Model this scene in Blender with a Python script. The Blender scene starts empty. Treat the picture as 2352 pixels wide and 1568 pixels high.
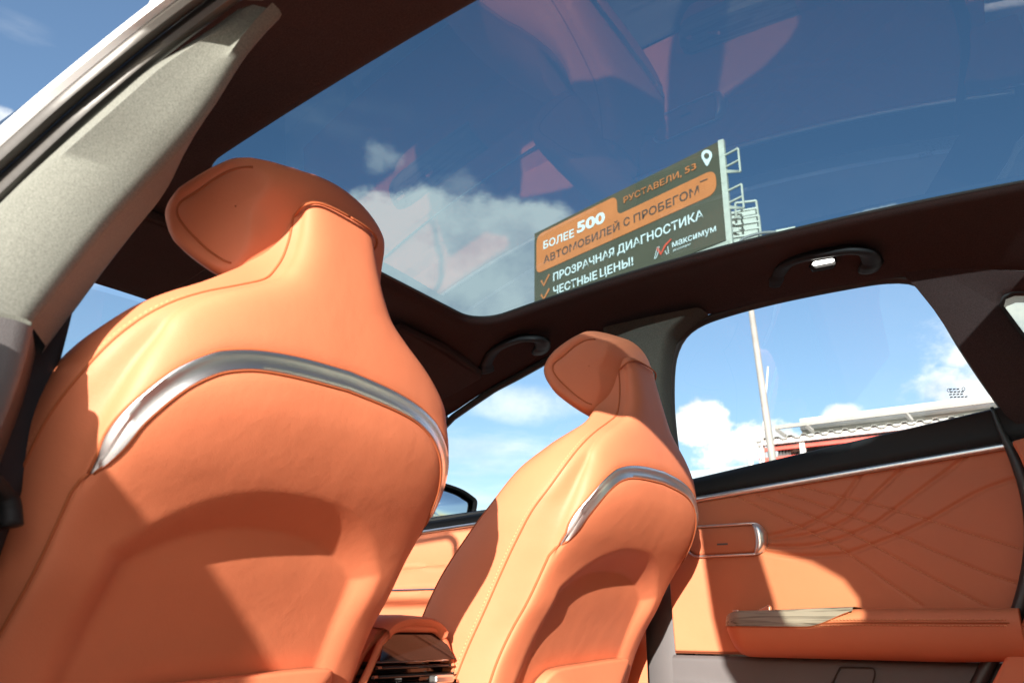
import bpy, bmesh, math, random
import numpy as np
from mathutils import Vector, Matrix
random.seed(7); np.random.seed(7)
S = bpy.context.scene
COL = S.collection
PI = math.pi

# ------------------------------------------------------------------ camera
IW, IH, FOC = 2352.0, 1568.2, 1871.055
CAM = np.array([0.0, 0.99768, 0.95])
_yaw, _pit, _rol = math.radians(55.92412626), math.radians(19.60383348), math.radians(0.67420211)
_f = np.array([math.cos(_yaw)*math.cos(_pit), -math.sin(_yaw)*math.cos(_pit), math.sin(_pit)])
_r = np.cross(_f, [0, 0, 1]); _r /= np.linalg.norm(_r); _u = np.cross(_r, _f)
RX = math.cos(_rol)*_r + math.sin(_rol)*_u
UX = -math.sin(_rol)*_r + math.cos(_rol)*_u
cd = bpy.data.cameras.new('camera'); cam = bpy.data.objects.new('camera', cd); COL.objects.link(cam)
M = Matrix(((RX[0], UX[0], -_f[0], CAM[0]), (RX[1], UX[1], -_f[1], CAM[1]), (RX[2], UX[2], -_f[2], CAM[2]), (0, 0, 0, 1)))
cam.matrix_world = M
cd.sensor_width = 36.0; cd.lens = 36.0*FOC/IW; cd.clip_start = 0.02; cd.clip_end = 6000
cd.dof.use_dof = True; cd.dof.focus_distance = 1.75; cd.dof.aperture_fstop = 9.0
S.camera = cam

# ------------------------------------------------------------------ sky, sun, exposure
SUN_TRAVEL = Vector((0.38, -1.0, -0.30)).normalized()       # direction the light travels
sun_el = math.asin(-SUN_TRAVEL.z)
EXPOSURE = 1.50
SUN_STRENGTH = 5.0
SKY_STRENGTH = 0.076
FILL_CLOUD = 1.5  # strength of the added fill clouds out of view
S.view_settings.view_transform = 'Standard'; S.view_settings.look = 'None'
S.view_settings.gamma = 1.0; S.view_settings.exposure = EXPOSURE
S.view_settings.use_curve_mapping = False
S.cycles.max_bounces = 14; S.cycles.diffuse_bounces = 6; S.cycles.glossy_bounces = 5
S.cycles.transparent_max_bounces = 16; S.cycles.sample_clamp_indirect = 6.0
S.cycles.caustics_reflective = False; S.cycles.caustics_refractive = False

sd = bpy.data.lights.new('sun', 'SUN'); sun = bpy.data.objects.new('sun', sd); COL.objects.link(sun)
sd.energy = SUN_STRENGTH; sd.angle = math.radians(0.53); sd.color = (1.0, 0.93, 0.83)
sun.rotation_euler = SUN_TRAVEL.to_track_quat('-Z', 'Y').to_euler(); sun.location = (-3, 8, 6)

def pix_ray(px, py):
    return (px-IW/2)/FOC*RX - (py-IH/2)/FOC*UX + _f
def on_y(px, py, Y):
    d = pix_ray(px, py); return CAM + d*((Y-CAM[1])/d[1])
def on_x(px, py, X):
    d = pix_ray(px, py); return CAM + d*((X-CAM[0])/d[0])
def on_z(px, py, Z):
    d = pix_ray(px, py); return CAM + d*((Z-CAM[2])/d[2])
def on_plane(px, py, n, P0):
    d = pix_ray(px, py); n = np.array(n, float)
    return CAM + d*(np.dot(np.array(P0)-CAM, n)/np.dot(d, n))

world = bpy.data.worlds.new('World'); S.world = world; world.use_nodes = True
wt = world.node_tree; wt.nodes.clear()
def N(t, kind, **kw):
    n = t.nodes.new(kind)
    for k, v in kw.items(): setattr(n, k, v)
    return n
def math_n(t, op, a, b=None, clamp=False):
    n = N(t, 'ShaderNodeMath', operation=op, use_clamp=clamp)
    for i, v in enumerate((a, b)):
        if v is None: continue
        if isinstance(v, (int, float)): n.inputs[i].default_value = v
        else: t.links.new(v, n.inputs[i])
    return n.outputs[0]
def smooth_n(t, v, lo, hi):
    n = N(t, 'ShaderNodeMapRange', interpolation_type='SMOOTHSTEP')
    t.links.new(v, n.inputs[0]); n.inputs[1].default_value = lo; n.inputs[2].default_value = hi
    return n.outputs[0]
out = N(wt, 'ShaderNodeOutputWorld')
sky = N(wt, 'ShaderNodeTexSky', sky_type='NISHITA', sun_disc=False)
sky.sun_elevation = sun_el
_sx, _sy = -SUN_TRAVEL.x, -SUN_TRAVEL.y
sky.sun_rotation = math.atan2(_sx, _sy)                       # azimuth measured from +Y towards +X
sky.air_density = 1.1; sky.dust_density = 0.9; sky.ozone_density = 2.6; sky.altitude = 150
bg = N(wt, 'ShaderNodeBackground'); bg.inputs[1].default_value = SKY_STRENGTH
wt.links.new(sky.outputs[0], bg.inputs[0])
geo = N(wt, 'ShaderNodeTexCoord')
DIRV = geo.outputs['Generated']
def dotn(vec):
    n = N(wt, 'ShaderNodeVectorMath', operation='DOT_PRODUCT')
    wt.links.new(DIRV, n.inputs[0]); n.inputs[1].default_value = tuple(float(x) for x in vec); return n.outputs['Value']
def cloud_noise(scale, detail, rough, stretch, off):
    mp = N(wt, 'ShaderNodeMapping'); wt.links.new(DIRV, mp.inputs[0])
    mp.inputs['Scale'].default_value = stretch; mp.inputs['Location'].default_value = off
    nz = N(wt, 'ShaderNodeTexNoise'); nz.inputs['Scale'].default_value = scale
    nz.inputs['Detail'].default_value = detail; nz.inputs['Roughness'].default_value = rough
    wt.links.new(mp.outputs[0], nz.inputs['Vector']); return nz.outputs[0]
n_big = cloud_noise(9, 9, 0.6, (1, 1, 1.5), (3.1, 0.4, 1.7))
n_fine = cloud_noise(26, 8, 0.62, (1, 1, 1.4), (0.3, 5.4, 2.7))
n_wisp = cloud_noise(7, 7, 0.62, (1, 1, 5.0), (7.3, 1.4, 0.7))
# cloud banks: (px, py) of the middle as seen on the calibrated sky, half width and half height in degrees, noise, edge softness, tone
def lobe(px, py, wdeg, hdeg, noise, amp, soft, gain=1.0, vec=None):
    d = pix_ray(px, py) if vec is None else np.array(vec, float); d = d/np.linalg.norm(d)
    rr = np.cross(d, [0, 0, 1]); rr /= np.linalg.norm(rr); uu = np.cross(rr, d)
    a = math_n(wt, 'MULTIPLY', dotn(rr), 1/math.sin(math.radians(wdeg)))
    b = math_n(wt, 'MULTIPLY', dotn(uu), 1/math.sin(math.radians(hdeg)))
    q = math_n(wt, 'ADD', math_n(wt, 'MULTIPLY', a, a), math_n(wt, 'MULTIPLY', b, b))
    v = math_n(wt, 'SUBTRACT', 1.0, q)
    v = math_n(wt, 'ADD', v, math_n(wt, 'MULTIPLY', math_n(wt, 'SUBTRACT', noise, 0.5), amp))
    v = math_n(wt, 'MULTIPLY', v, smooth_n(wt, dotn(d), 0.3, 0.5))
    return math_n(wt, 'MULTIPLY', smooth_n(wt, v, 0.0, soft), gain)
LOBES = [
 (1075, 640, 11.5, 6.6, 'b', 1.7, 0.33, 1.0), (880, 362, 1.6, 1.3, 'f', 3.4, 1.3, 0.42), (1050, 440, 3.0, 1.5, 'f', 4.0, 1.5, 0.3),
 (1215, 925, 5.2, 1.7, 'b', 2.6, 1.4, 0.55), (1080, 1040, 9.0, 2.0, 'w', 4.5, 2.2, 0.55), (1150, 1150, 12, 2.0, 'w', 4.0, 2.2, 0.45),
 (1612, 975, 2.4, 1.9, 'f', 2.2, 0.55, 1.0), (1720, 1025, 4.4, 1.7, 'f', 2.8, 0.7, 0.95), (2225, 905, 3.8, 2.2, 'f', 3.0, 1.1, 0.75),
 (1930, 950, 1.6, .8, 'f', 2.5, 0.9, 0.8), (2030, 492, 2.6, 0.55, 'f', 2.6, 0.7, 0.8),
 (560, -20, 4.0, 2.0, 'w', 4.0, 2.2, 0.45), (0, 268, 1.2, 0.7, 'f', 3.0, 1.2, 0.6), (40, 62, 2.2, 1.0, 'w', 4.0, 2.4, 0.14), (2420, 760, 7, 5, 'b', 3.0, 0.8, 0.9),
 (180, 645, 2.0, 1.0, 'w', 3.5, 2.0, 0.35), (800, 300, 9.0, 3.0, 'w', 5.0, 3.2, 0.16),
]
acc = None
for (px, py, w_, h_, k_, amp, soft, gain) in LOBES:
    v = lobe(px, py, w_, h_, {'b': n_big, 'f': n_fine, 'w': n_wisp}[k_], amp, soft, gain)
    acc = v if acc is None else math_n(wt, 'MAXIMUM', acc, v)
shade = N(wt, 'ShaderNodeMapRange'); wt.links.new(n_big, shade.inputs[0])
shade.inputs[1].default_value = 0.31; shade.inputs[2].default_value = 0.53
shade.inputs[3].default_value = 0.0; shade.inputs[4].default_value = 1.0
cr = N(wt, 'ShaderNodeMix', data_type='RGBA'); wt.links.new(shade.outputs[0], cr.inputs[0])
cr.inputs[6].default_value = (0.60, 0.63, 0.68, 1); cr.inputs[7].default_value = (1.0, 0.98, 0.915, 1)
bgc = N(wt, 'ShaderNodeBackground'); bgc.inputs[1].default_value = 0.60
wt.links.new(cr.outputs[2], bgc.inputs[0])
mx = N(wt, 'ShaderNodeMixShader'); wt.links.new(acc, mx.inputs[0]); wt.links.new(bg.outputs[0], mx.inputs[1]); wt.links.new(bgc.outputs[0], mx.inputs[2])
acc2 = None                                                   # unseen bright clouds added behind the camera as fill for the shaded cabin
for vec, w_, h_, gn in (((-.1, 1, .62), 34, 17, 1.0), ((-1, .55, .42), 26, 13, 1.0), ((.9, 1, .40), 24, 13, 1.0), ((-.3, .5, 1.2), 26, 14, .9)):
    v = lobe(0, 0, w_, h_, n_big, 2.2, .7, gn, vec)
    acc2 = v if acc2 is None else math_n(wt, 'MAXIMUM', acc2, v)
bgs = N(wt, 'ShaderNodeBackground'); bgs.inputs[0].default_value = (1.0, .97, .93, 1); bgs.inputs[1].default_value = FILL_CLOUD
mx2 = N(wt, 'ShaderNodeMixShader'); wt.links.new(acc2, mx2.inputs[0]); wt.links.new(mx.outputs[0], mx2.inputs[1]); wt.links.new(bgs.outputs[0], mx2.inputs[2])
wt.links.new(mx2.outputs[0], out.inputs[0])

# ------------------------------------------------------------------ materials
def material(name, col, rough=0.5, metal=0.0, spec=0.5, bump=None, var=None, coat=0.0, emit=None, sheen=0.0):
    m = bpy.data.materials.new(name); m.use_nodes = True; t = m.node_tree
    p = t.nodes['Principled BSDF']
    p.inputs['Base Color'].default_value = (*col, 1); p.inputs['Roughness'].default_value = rough
    p.inputs['Metallic'].default_value = metal; p.inputs['Specular IOR Level'].default_value = spec
    p.inputs['Coat Weight'].default_value = coat; p.inputs['Sheen Weight'].default_value = sheen
    if emit: p.inputs['Emission Color'].default_value = (*emit[0], 1); p.inputs['Emission Strength'].default_value = emit[1]
    tc = N(t, 'ShaderNodeTexCoord')
    if var:                                   # (scale, amount): real mottling of the material's own colour
        nz = N(t, 'ShaderNodeTexNoise'); nz.inputs['Scale'].default_value = var[0]; nz.inputs['Detail'].default_value = 6
        t.links.new(tc.outputs['Object'], nz.inputs['Vector'])
        mr = N(t, 'ShaderNodeMapRange'); t.links.new(nz.outputs[0], mr.inputs[0])
        mr.inputs[1].default_value = 0.3; mr.inputs[2].default_value = 0.7
        mr.inputs[3].default_value = 1-var[1]; mr.inputs[4].default_value = 1+var[1]
        mm = N(t, 'ShaderNodeMix', data_type='RGBA', blend_type='MULTIPLY'); mm.inputs[0].default_value = 1
        mm.inputs[6].default_value = (*col, 1); t.links.new(mr.outputs[0], mm.inputs[7])
        t.links.new(mm.outputs[2], p.inputs['Base Color'])
        ro = N(t, 'ShaderNodeMapRange'); t.links.new(nz.outputs[0], ro.inputs[0])
        ro.inputs[3].default_value = max(0.02, rough-0.08); ro.inputs[4].default_value = min(1, rough+0.08)
        t.links.new(ro.outputs[0], p.inputs['Roughness'])
    if bump:                                  # list of (kind, scale, strength, distance)
        prev = None
        for (kind, sc, st, dist) in bump:
            if kind == 'voronoi':
                b = N(t, 'ShaderNodeTexVoronoi', feature='DISTANCE_TO_EDGE'); o = b.outputs['Distance']
            else:
                b = N(t, 'ShaderNodeTexNoise'); b.inputs['Detail'].default_value = 4; o = b.outputs[0]
            b.inputs['Scale'].default_value = sc; t.links.new(tc.outputs['Object'], b.inputs['Vector'])
            bn = N(t, 'ShaderNodeBump'); bn.inputs['Strength'].default_value = st; bn.inputs['Distance'].default_value = dist
            t.links.new(o, bn.inputs['Height'])
            if prev: t.links.new(prev, bn.inputs['Normal'])
            prev = bn.outputs[0]
        t.links.new(prev, p.inputs['Normal'])
    return m

def glass(name, tint, ior=1.5, haze=0.0):
    m = bpy.data.materials.new(name); m.use_nodes = True; t = m.node_tree; t.nodes.clear()
    o = N(t, 'ShaderNodeOutputMaterial'); tr = N(t, 'ShaderNodeBsdfTransparent'); gl = N(t, 'ShaderNodeBsdfGlossy')
    tr.inputs[0].default_value = (*tint, 1); gl.inputs['Roughness'].default_value = 0.0
    ge = N(t, 'ShaderNodeNewGeometry'); dt = N(t, 'ShaderNodeVectorMath', operation='DOT_PRODUCT')
    t.links.new(ge.outputs['Normal'], dt.inputs[0]); t.links.new(ge.outputs['Incoming'], dt.inputs[1])
    c_ = math_n(t, 'ABSOLUTE', dt.outputs['Value']); k_ = math_n(t, 'POWER', math_n(t, 'SUBTRACT', 1.0, c_, clamp=True), 5.0)
    f0 = ((ior-1)/(ior+1))**2; f0 = 2*f0/(1+f0)                  # two faces of the pane
    f2 = math_n(t, 'ADD', math_n(t, 'MULTIPLY', k_, 1-f0), f0, clamp=True)
    mx = N(t, 'ShaderNodeMixShader'); t.links.new(f2, mx.inputs[0]); t.links.new(tr.outputs[0], mx.inputs[1]); t.links.new(gl.outputs[0], mx.inputs[2])
    t.links.new(mx.outputs[0], o.inputs[0]); return m

ORANGE = (0.58, 0.175, 0.085)
M_ = dict(
 leather=material('orange_leather', ORANGE, 0.56, spec=0.30, var=(7.0, 0.05), bump=[('noise', 22, 0.09, 0.01), ('noise', 160, 0.05, 0.002), ('voronoi', 480, 0.22, 0.0008)]),
 leather_seam=material('leather_seam', (0.36, 0.095, 0.036), 0.7, spec=0.2),
 thread=material('orange_thread', (0.66, 0.27, 0.13), 0.7, spec=0.2),
 chrome=material('satin_chrome', (0.88, 0.87, 0.87), 0.34, metal=1.0, bump=[('noise', 30, 0.05, 0.004)]),
 chrome_bright=material('bright_chrome', (0.88, 0.87, 0.86), 0.12, metal=1.0),
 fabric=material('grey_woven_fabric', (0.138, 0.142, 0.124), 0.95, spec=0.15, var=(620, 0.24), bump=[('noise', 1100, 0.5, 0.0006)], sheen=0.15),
 headliner=material('black_headliner_fabric', (0.050, 0.031, 0.029), 0.95, spec=0.15, var=(500, 0.25), bump=[('noise', 700, 0.35, 0.0008)]),
 rubber=material('black_rubber', (0.028, 0.027, 0.026), 0.42, spec=0.5, bump=[('noise', 120, 0.08, 0.002)]),
 seal=material('grey_black_seal', (0.050, 0.045, 0.040), 0.40, spec=0.55, bump=[('noise', 160, 0.06, 0.002)]),
 black=material('black_plastic', (0.014, 0.0135, 0.0145), 0.55, spec=0.22, bump=[('voronoi', 700, 0.12, 0.0006)]),
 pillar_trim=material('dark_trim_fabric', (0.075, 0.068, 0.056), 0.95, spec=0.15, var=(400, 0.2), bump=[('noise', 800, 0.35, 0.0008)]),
 grey=material('grey_grained_plastic', (0.095, 0.088, 0.090), 0.55, spec=0.4, var=(9, 0.06), bump=[('voronoi', 420, 0.3, 0.001)]),
 piano=material('gloss_black', (0.008, 0.006, 0.006), 0.06, spec=0.38),
 belt=material('black_webbing', (0.020, 0.020, 0.026), 0.8, bump=[('noise', 500, 0.4, 0.001)]),
 white_paint=material('white_car_paint', (0.80, 0.80, 0.79), 0.22, spec=0.5, coat=0.8),
 lamp=material('courtesy_lamp_lens', (0.9, 0.9, 0.85), 0.3, emit=((1.0, 0.97, 0.90), 2.2)),
 clear=glass('clear_glass', (0.90, 0.93, 0.93)),
 privacy=glass('green_tinted_glass', (0.62, 0.68, 0.60)),
 roofglass=glass('dark_roof_glass', (0.25, 0.345, 0.40), ior=1.41),
 mirror=material('mirror_silver', (0.85, 0.88, 0.9), 0.01, metal=1.0),
 asphalt=material('pale_concrete_paving', (0.30, 0.285, 0.265), 0.9, var=(3, 0.2), bump=[('noise', 90, 0.5, 0.01)]),
 olive=material('olive_poster', (0.085, 0.080, 0.048), 0.6, var=(1.2, 0.06)),
 poster_orange=material('orange_poster', (0.62, 0.20, 0.06), 0.6, var=(2, 0.06)),
 poster_dark=material('dark_poster_ink', (0.075, 0.062, 0.052), 0.6),
 poster_white=material('white_poster_ink', (0.74, 0.82, 0.78), 0.6),
 poster_red=material('red_poster_ink', (0.70, 0.085, 0.04), 0.6),
 white_steel=material('white_painted_steel', (0.50, 0.50, 0.41), 0.5, var=(6, 0.1)),
 corrugated=material('pale_steel', (0.50, 0.51, 0.50), 0.45, var=(2, 0.08)),
 dark_wall=material('dark_cladding', (0.055, 0.055, 0.058), 0.6, var=(2, 0.15)),
 dark_sheet=material('weathered_sheet', (0.16, 0.165, 0.155), 0.6, var=(3, 0.15)),
 red_steel=material('red_painted_steel', (0.62, 0.07, 0.05), 0.45, var=(3, 0.1)),
 zinc=material('galvanised_steel', (0.21, 0.205, 0.195), 0.6, metal=0.0, var=(4, 0.12)),
 blue_grey=material('blue_grey_cladding', (0.22, 0.27, 0.31), 0.5, var=(1, 0.06)),
 wall_grey=material('light_grey_render', (0.50, 0.46, 0.45), 0.8, var=(1, 0.06)),
)
def wood_material():
    m = bpy.data.materials.new('grey_oak_veneer'); m.use_nodes = True; t = m.node_tree; p = t.nodes['Principled BSDF']
    tc = N(t, 'ShaderNodeTexCoord'); mp = N(t, 'ShaderNodeMapping'); mp.inputs['Scale'].default_value = (7, 60, 150)
    t.links.new(tc.outputs['Object'], mp.inputs[0])
    nz = N(t, 'ShaderNodeTexNoise'); nz.inputs['Scale'].default_value = 1.0; nz.inputs['Detail'].default_value = 6; nz.inputs['Distortion'].default_value = 1.2
    t.links.new(mp.outputs[0], nz.inputs['Vector'])
    rp = N(t, 'ShaderNodeValToRGB'); t.links.new(nz.outputs[0], rp.inputs[0])
    rp.color_ramp.elements[0].position = 0.36; rp.color_ramp.elements[0].color = (0.085, 0.066, 0.05, 1)
    rp.color_ramp.elements[1].position = 0.52; rp.color_ramp.elements[1].color = (0.25, 0.21, 0.17, 1)
    t.links.new(rp.outputs[0], p.inputs['Base Color']); p.inputs['Roughness'].default_value = 0.5
    return m
M_['wood'] = wood_material()

# ------------------------------------------------------------------ mesh helpers
class MB:
    def __init__(s): s.v = []; s.f = []
    def add(s, verts, faces):
        o = len(s.v); s.v += [tuple(float(c) for c in v) for v in verts]; s.f += [tuple(i+o for i in f) for f in faces]; return s
    def box(s, c, h, R=None):
        pts = []
        for sx in (-1, 1):
            for sy in (-1, 1):
                for sz in (-1, 1):
                    p = np.array([sx*h[0], sy*h[1], sz*h[2]])
                    if R is not None: p = R @ p
                    pts.append(np.array(c)+p)
        return s.add(pts, [(0, 1, 3, 2), (4, 6, 7, 5), (0, 4, 5, 1), (2, 3, 7, 6), (0, 2, 6, 4), (1, 5, 7, 3)])
    def bar(s, a, b, r, n=8, r2=None):
        return s.tube([a, b], r, n, r2=r2)
    def beam(s, a, b, w, h):
        a, b = np.array(a, float), np.array(b, float); d = b-a; L = np.linalg.norm(d); d /= L
        up = np.array([0, 0, 1.0]) if abs(d[2]) < .95 else np.array([1.0, 0, 0])
        x = np.cross(d, up); x /= np.linalg.norm(x); y = np.cross(x, d)
        return s.box((a+b)/2, (L/2, w/2, h/2), np.stack([d, x, y], 1))
    def tube(s, pts, r, n=8, r2=None, closed=False, cap=True, up=None, prof=None):
        P = np.array(pts, float); k = len(P); rs = np.linspace(r, r2 if r2 is not None else r, k) if np.isscalar(r) else np.array(r)
        T = np.gradient(P, axis=0)
        if closed: T = np.roll(P, -1, 0)-np.roll(P, 1, 0)
        T /= np.linalg.norm(T, axis=1)[:, None]+1e-12
        u = np.array(up, float) if up is not None else None
        if u is None:
            u = np.array([0, 0, 1.0]) if abs(T[0][2]) < .9 else np.array([1.0, 0, 0])
        vs = []
        for i in range(k):
            x = np.cross(T[i], u); x /= np.linalg.norm(x)+1e-12; y = np.cross(x, T[i])
            if up is None: u = y
            if prof is None:
                for j in range(n):
                    a = 2*PI*j/n; vs.append(P[i]+rs[i]*(math.cos(a)*x+math.sin(a)*y))
            else:
                for (pa, pb) in prof: vs.append(P[i]+rs[i]*(pa*x+pb*y))
        if prof is not None: n = len(prof)
        fs = []
        for i in range(k if closed else k-1):
            for j in range(n):
                a, b = i*n+j, i*n+(j+1) % n; c, d = ((i+1) % k)*n+(j+1) % n, ((i+1) % k)*n+j
                fs.append((a, b, c, d))
        if cap and not closed: fs += [tuple(range(n-1, -1, -1)), tuple(range((k-1)*n, k*n))]
        return s.add(vs, fs)
    def grid(s, G, wrap=False, flip=False):
        G = np.array(G, float); a, b = G.shape[:2]
        fs = []
        for i in range(a-1):
            for j in range(b if wrap else b-1):
                q = (i*b+j, i*b+(j+1) % b, (i+1)*b+(j+1) % b, (i+1)*b+j)
                fs.append(q[::-1] if flip else q)
        return s.add(G.reshape(-1, 3), fs)
    def slab(s, loop, off):
        """closed flat-ish loop of points extruded by the vector off (both faces and rim)"""
        L = np.array(loop, float); n = len(L); off = np.array(off, float)
        fs = [tuple(range(n)), tuple(range(2*n-1, n-1, -1))] + [(i, i+n, (i+1) % n+n, (i+1) % n) for i in range(n)]
        return s.add(np.concatenate([L, L+off]), fs)
    def build(s, name, mat, parent=None, smooth=True, sub=0, bevel=0, angle=40, solid=0, soff=-1):
        me = bpy.data.meshes.new(name); me.from_pydata(s.v, [], s.f); me.update()
        bm = bmesh.new(); bm.from_mesh(me); bmesh.ops.recalc_face_normals(bm, faces=bm.faces); bm.to_mesh(me); bm.free()
        o = bpy.data.objects.new(name, me); COL.objects.link(o)
        me.materials.append(M_[mat] if isinstance(mat, str) else mat)
        if smooth:
            for p in me.polygons: p.use_smooth = True
            if angle < 180: me.set_sharp_from_angle(angle=math.radians(angle))
        if solid: md = o.modifiers.new('solid', 'SOLIDIFY'); md.thickness = solid; md.offset = soff
        if bevel: md = o.modifiers.new('bevel', 'BEVEL'); md.width = bevel; md.segments = 3; md.limit_method = 'ANGLE'
        if sub: md = o.modifiers.new('sub', 'SUBSURF'); md.levels = sub; md.render_levels = sub
        if parent is not None: o.parent = parent
        return o
def empty(name, loc=(0, 0, 0)):
    o = bpy.data.objects.new(name, None); COL.objects.link(o); o.location = loc; o.empty_display_size = 0.2; return o
def tag(o, label=None, cat=None, group=None, kind=None):
    if label: o['label'] = label
    if cat: o['category'] = cat
    if group: o['group'] = group
    if kind: o['kind'] = kind
    return o
def spline(pts, n, closed=False):
    P = np.array(pts, float); k = len(P)
    if closed: Q = np.concatenate([P[-1:], P, P[:2]])
    else: Q = np.concatenate([2*P[:1]-P[1:2], P, 2*P[-1:]-P[-2:-1]])
    segs = k if closed else k-1
    d = np.linalg.norm(np.diff(Q[1:2+segs], axis=0), axis=1); cum = np.concatenate([[0], np.cumsum(d)])
    ts = np.linspace(0, cum[-1], n, endpoint=not closed); res = []
    for t in ts:
        i = min(int(np.searchsorted(cum, t, side='right')-1), segs-1); u = (t-cum[i])/max(d[i], 1e-9)
        p0, p1, p2, p3 = Q[i], Q[i+1], Q[i+2], Q[i+3]
        res.append(0.5*((2*p1)+(-p0+p2)*u+(2*p0-5*p1+4*p2-p3)*u*u+(-p0+3*p1-3*p2+p3)*u**3))
    return np.array(res)
def resample(pts, n, closed=False):
    P = np.array(pts, float)
    if closed: P = np.concatenate([P, P[:1]])
    d = np.linalg.norm(np.diff(P, axis=0), axis=1); c = np.concatenate([[0], np.cumsum(d)])
    t = np.linspace(0, c[-1], n, endpoint=not closed)
    return np.stack([np.interp(t, c, P[:, i]) for i in range(P.shape[1])], 1)
def sstep(a, b, x):
    t = np.clip((np.asarray(x, float)-a)/(b-a), 0, 1); return t*t*(3-2*t)
def tab(T):
    T = sorted(T); xs = np.array([t[0] for t in T]); ys = np.array([t[1] for t in T])
    # monotone-ish smooth interpolation
    m = np.gradient(ys, xs)
    def f(z):
        z = np.clip(z, xs[0], xs[-1]); i = np.clip(np.searchsorted(xs, z)-1, 0, len(xs)-2); h = xs[i+1]-xs[i]; u = (z-xs[i])/h
        return (2*u**3-3*u**2+1)*ys[i]+(u**3-2*u**2+u)*h*m[i]+(-2*u**3+3*u**2)*ys[i+1]+(u**3-u**2)*h*m[i+1]
    return f

# ------------------------------------------------------------------ ground
g = MB().add([(-3000, -3000, 0), (3000, -3000, 0), (3000, 3000, 0), (-3000, 3000, 0)], [(0, 1, 2, 3)]).build('ground', 'asphalt', smooth=False)
tag(g, 'pale grey paved car park around the car', 'ground', kind='structure')

# ------------------------------------------------------------------ the car: root at the ground under the cabin
car = empty('car', (0.4, 0, 0))
tag(car, 'white car seen from its open back door, orange leather cabin under a glass roof', 'car')
def cpart(mb, name, mat, label=None, parent=None, **kw):
    o = mb.build(name, mat, None, **kw)
    o.parent = parent or car
    o.matrix_parent_inverse = Matrix.Identity(4) if parent else car.matrix_world.inverted()
    if label: o['label'] = label
    return o
bpy.context.view_layer.update()

def zroof(x): return 1.647-0.094*(x-0.295)**2
def wy(z): return 0.74-0.45*(z-1.3)                 # half width of the side glass at height z (leaning in)

# outlines of the side openings, seen from the side: (x, z); y follows from wy()
REAR_WIN = [(.700, 1.272), (.716, 1.364), (.696, 1.463), (.677, 1.524), (.655, 1.557), (.622, 1.579), (.58, 1.588), (.454, 1.593), (.322, 1.592),
            (.217, 1.589), (.186, 1.584), (.166, 1.572), (.153, 1.548), (.139, 1.505), (.119, 1.439), (.096, 1.374), (.070, 1.335)]
FRONT_WIN = [(.800, 1.262), (.805, 1.40), (.812, 1.52), (.825, 1.568), (.850, 1.583), (.986, 1.573), (1.079, 1.549), (1.152, 1.532), (1.231, 1.506),
             (1.301, 1.482), (1.35, 1.456), (1.43, 1.405), (1.55, 1.33), (1.70, 1.225)]
QUARTER = [(.033, 1.517), (.026, 1.532), (.008, 1.536), (-.03, 1.528), (-.10, 1.508), (-.160, 1.478), (-.190, 1.445), (-.190, 1.40), (-.18, 1.372), (-.06, 1.362), (-.03, 1.367), (-.018, 1.385), (-.005, 1.43)]

# roof lining: loops from the glass opening outwards to the tops of the doors and the windscreen
def rrect(x0, x1, y_of, r, n=14):
    pts = []
    for (cx, cy, a0) in ((x1-r, 1, 0), (x0+r, 1, 90), (x0+r, -1, 180), (x1-r, -1, 270)):
        for k in range(n+1):
            a = math.radians(a0+90*k/n); ex = cx+r*math.cos(a)
            pts.append((ex, cy*(y_of(ex)-r)+r*math.sin(a)))
    return pts
def ysun(x): return 0.390-0.032*(x-0.5)
X_SF, X_SR = 1.018, -0.115
RIGHT_TOP = [(1.40, 0.0, 1.548), (1.40, .25, 1.543), (1.385, .42, 1.525), (1.355, .55, 1.495), (1.335, .62, 1.476), (1.301, .640, 1.490), (1.231, .630, 1.513), (1.152, .622, 1.538),
             (1.079, .614, 1.556), (.986, .604, 1.579), (.90, .598, 1.588), (.80, .596, 1.592), (.70, .595, 1.596), (.58, .594, 1.599), (.454, .593, 1.602), (.322, .593, 1.602),
             (.217, .595, 1.599), (.12, .598, 1.592), (.03, .60, 1.575), (-.05, .60, 1.553), (-.15, .595, 1.525), (-.30, .57, 1.485), (-.45, .52, 1.455), (-.56, .40, 1.445), (-.60, .2, 1.455), (-.60, 0, 1.46)]
def by_angle(pts, n=360, cx=.44):
    P = np.array(pts, float); a = np.arctan2(P[:, 1], P[:, 0]-cx); o = np.argsort(a); a = a[o]; P = P[o]
    a = np.concatenate([a-2*PI, a, a+2*PI]); P = np.concatenate([P, P, P]); t = np.linspace(-PI, PI, n, endpoint=False)
    return np.stack([np.interp(t, a, P[:, i]) for i in range(P.shape[1])], 1)
outer = [(x, y, z) for (x, y, z) in RIGHT_TOP]+[(x, -y, z) for (x, y, z) in RIGHT_TOP[1:-1]]
outer = spline(outer[:len(RIGHT_TOP)], 140).tolist(); outer = outer+[(x, -y, z) for (x, y, z) in outer[1:-1]]
L2 = by_angle(outer)
in0 = [(x, y) for (x, y) in rrect(X_SR, X_SF, ysun, 0.07)]
in0 = resample(in0, 700, True)
def sloop(off, dz):
    q = [(x, y) for (x, y) in rrect(X_SR-off, X_SF+off, lambda x: ysun(x)+off, 0.07+off)]
    q = resample(q, 700, True); return by_angle([(x, y, zroof(x)+dz) for x, y in q])
rings = [sloop(0.0, .004), sloop(0.0, .001), sloop(.002, -.001), sloop(.006, -.004), sloop(.013, -.008), sloop(.024, -.010)]
base = rings[-1]
for k in range(1, 13):
    t = k/12; q = base*(1-t)+L2*t; q[:, 2] += .016*math.sin(PI*t)*(1-.3*t)
    rings.append(q)
q = L2.copy(); q[:, 1] *= 1.015; q[:, 2] += .004; rings.append(q)
gw = (1-.85*sstep(.60, .85, L2[:, 0])); q = L2.copy(); q[:, 1] *= 1+.05*gw; q[:, 2] += .006+.016*gw; rings.append(q)
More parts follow.
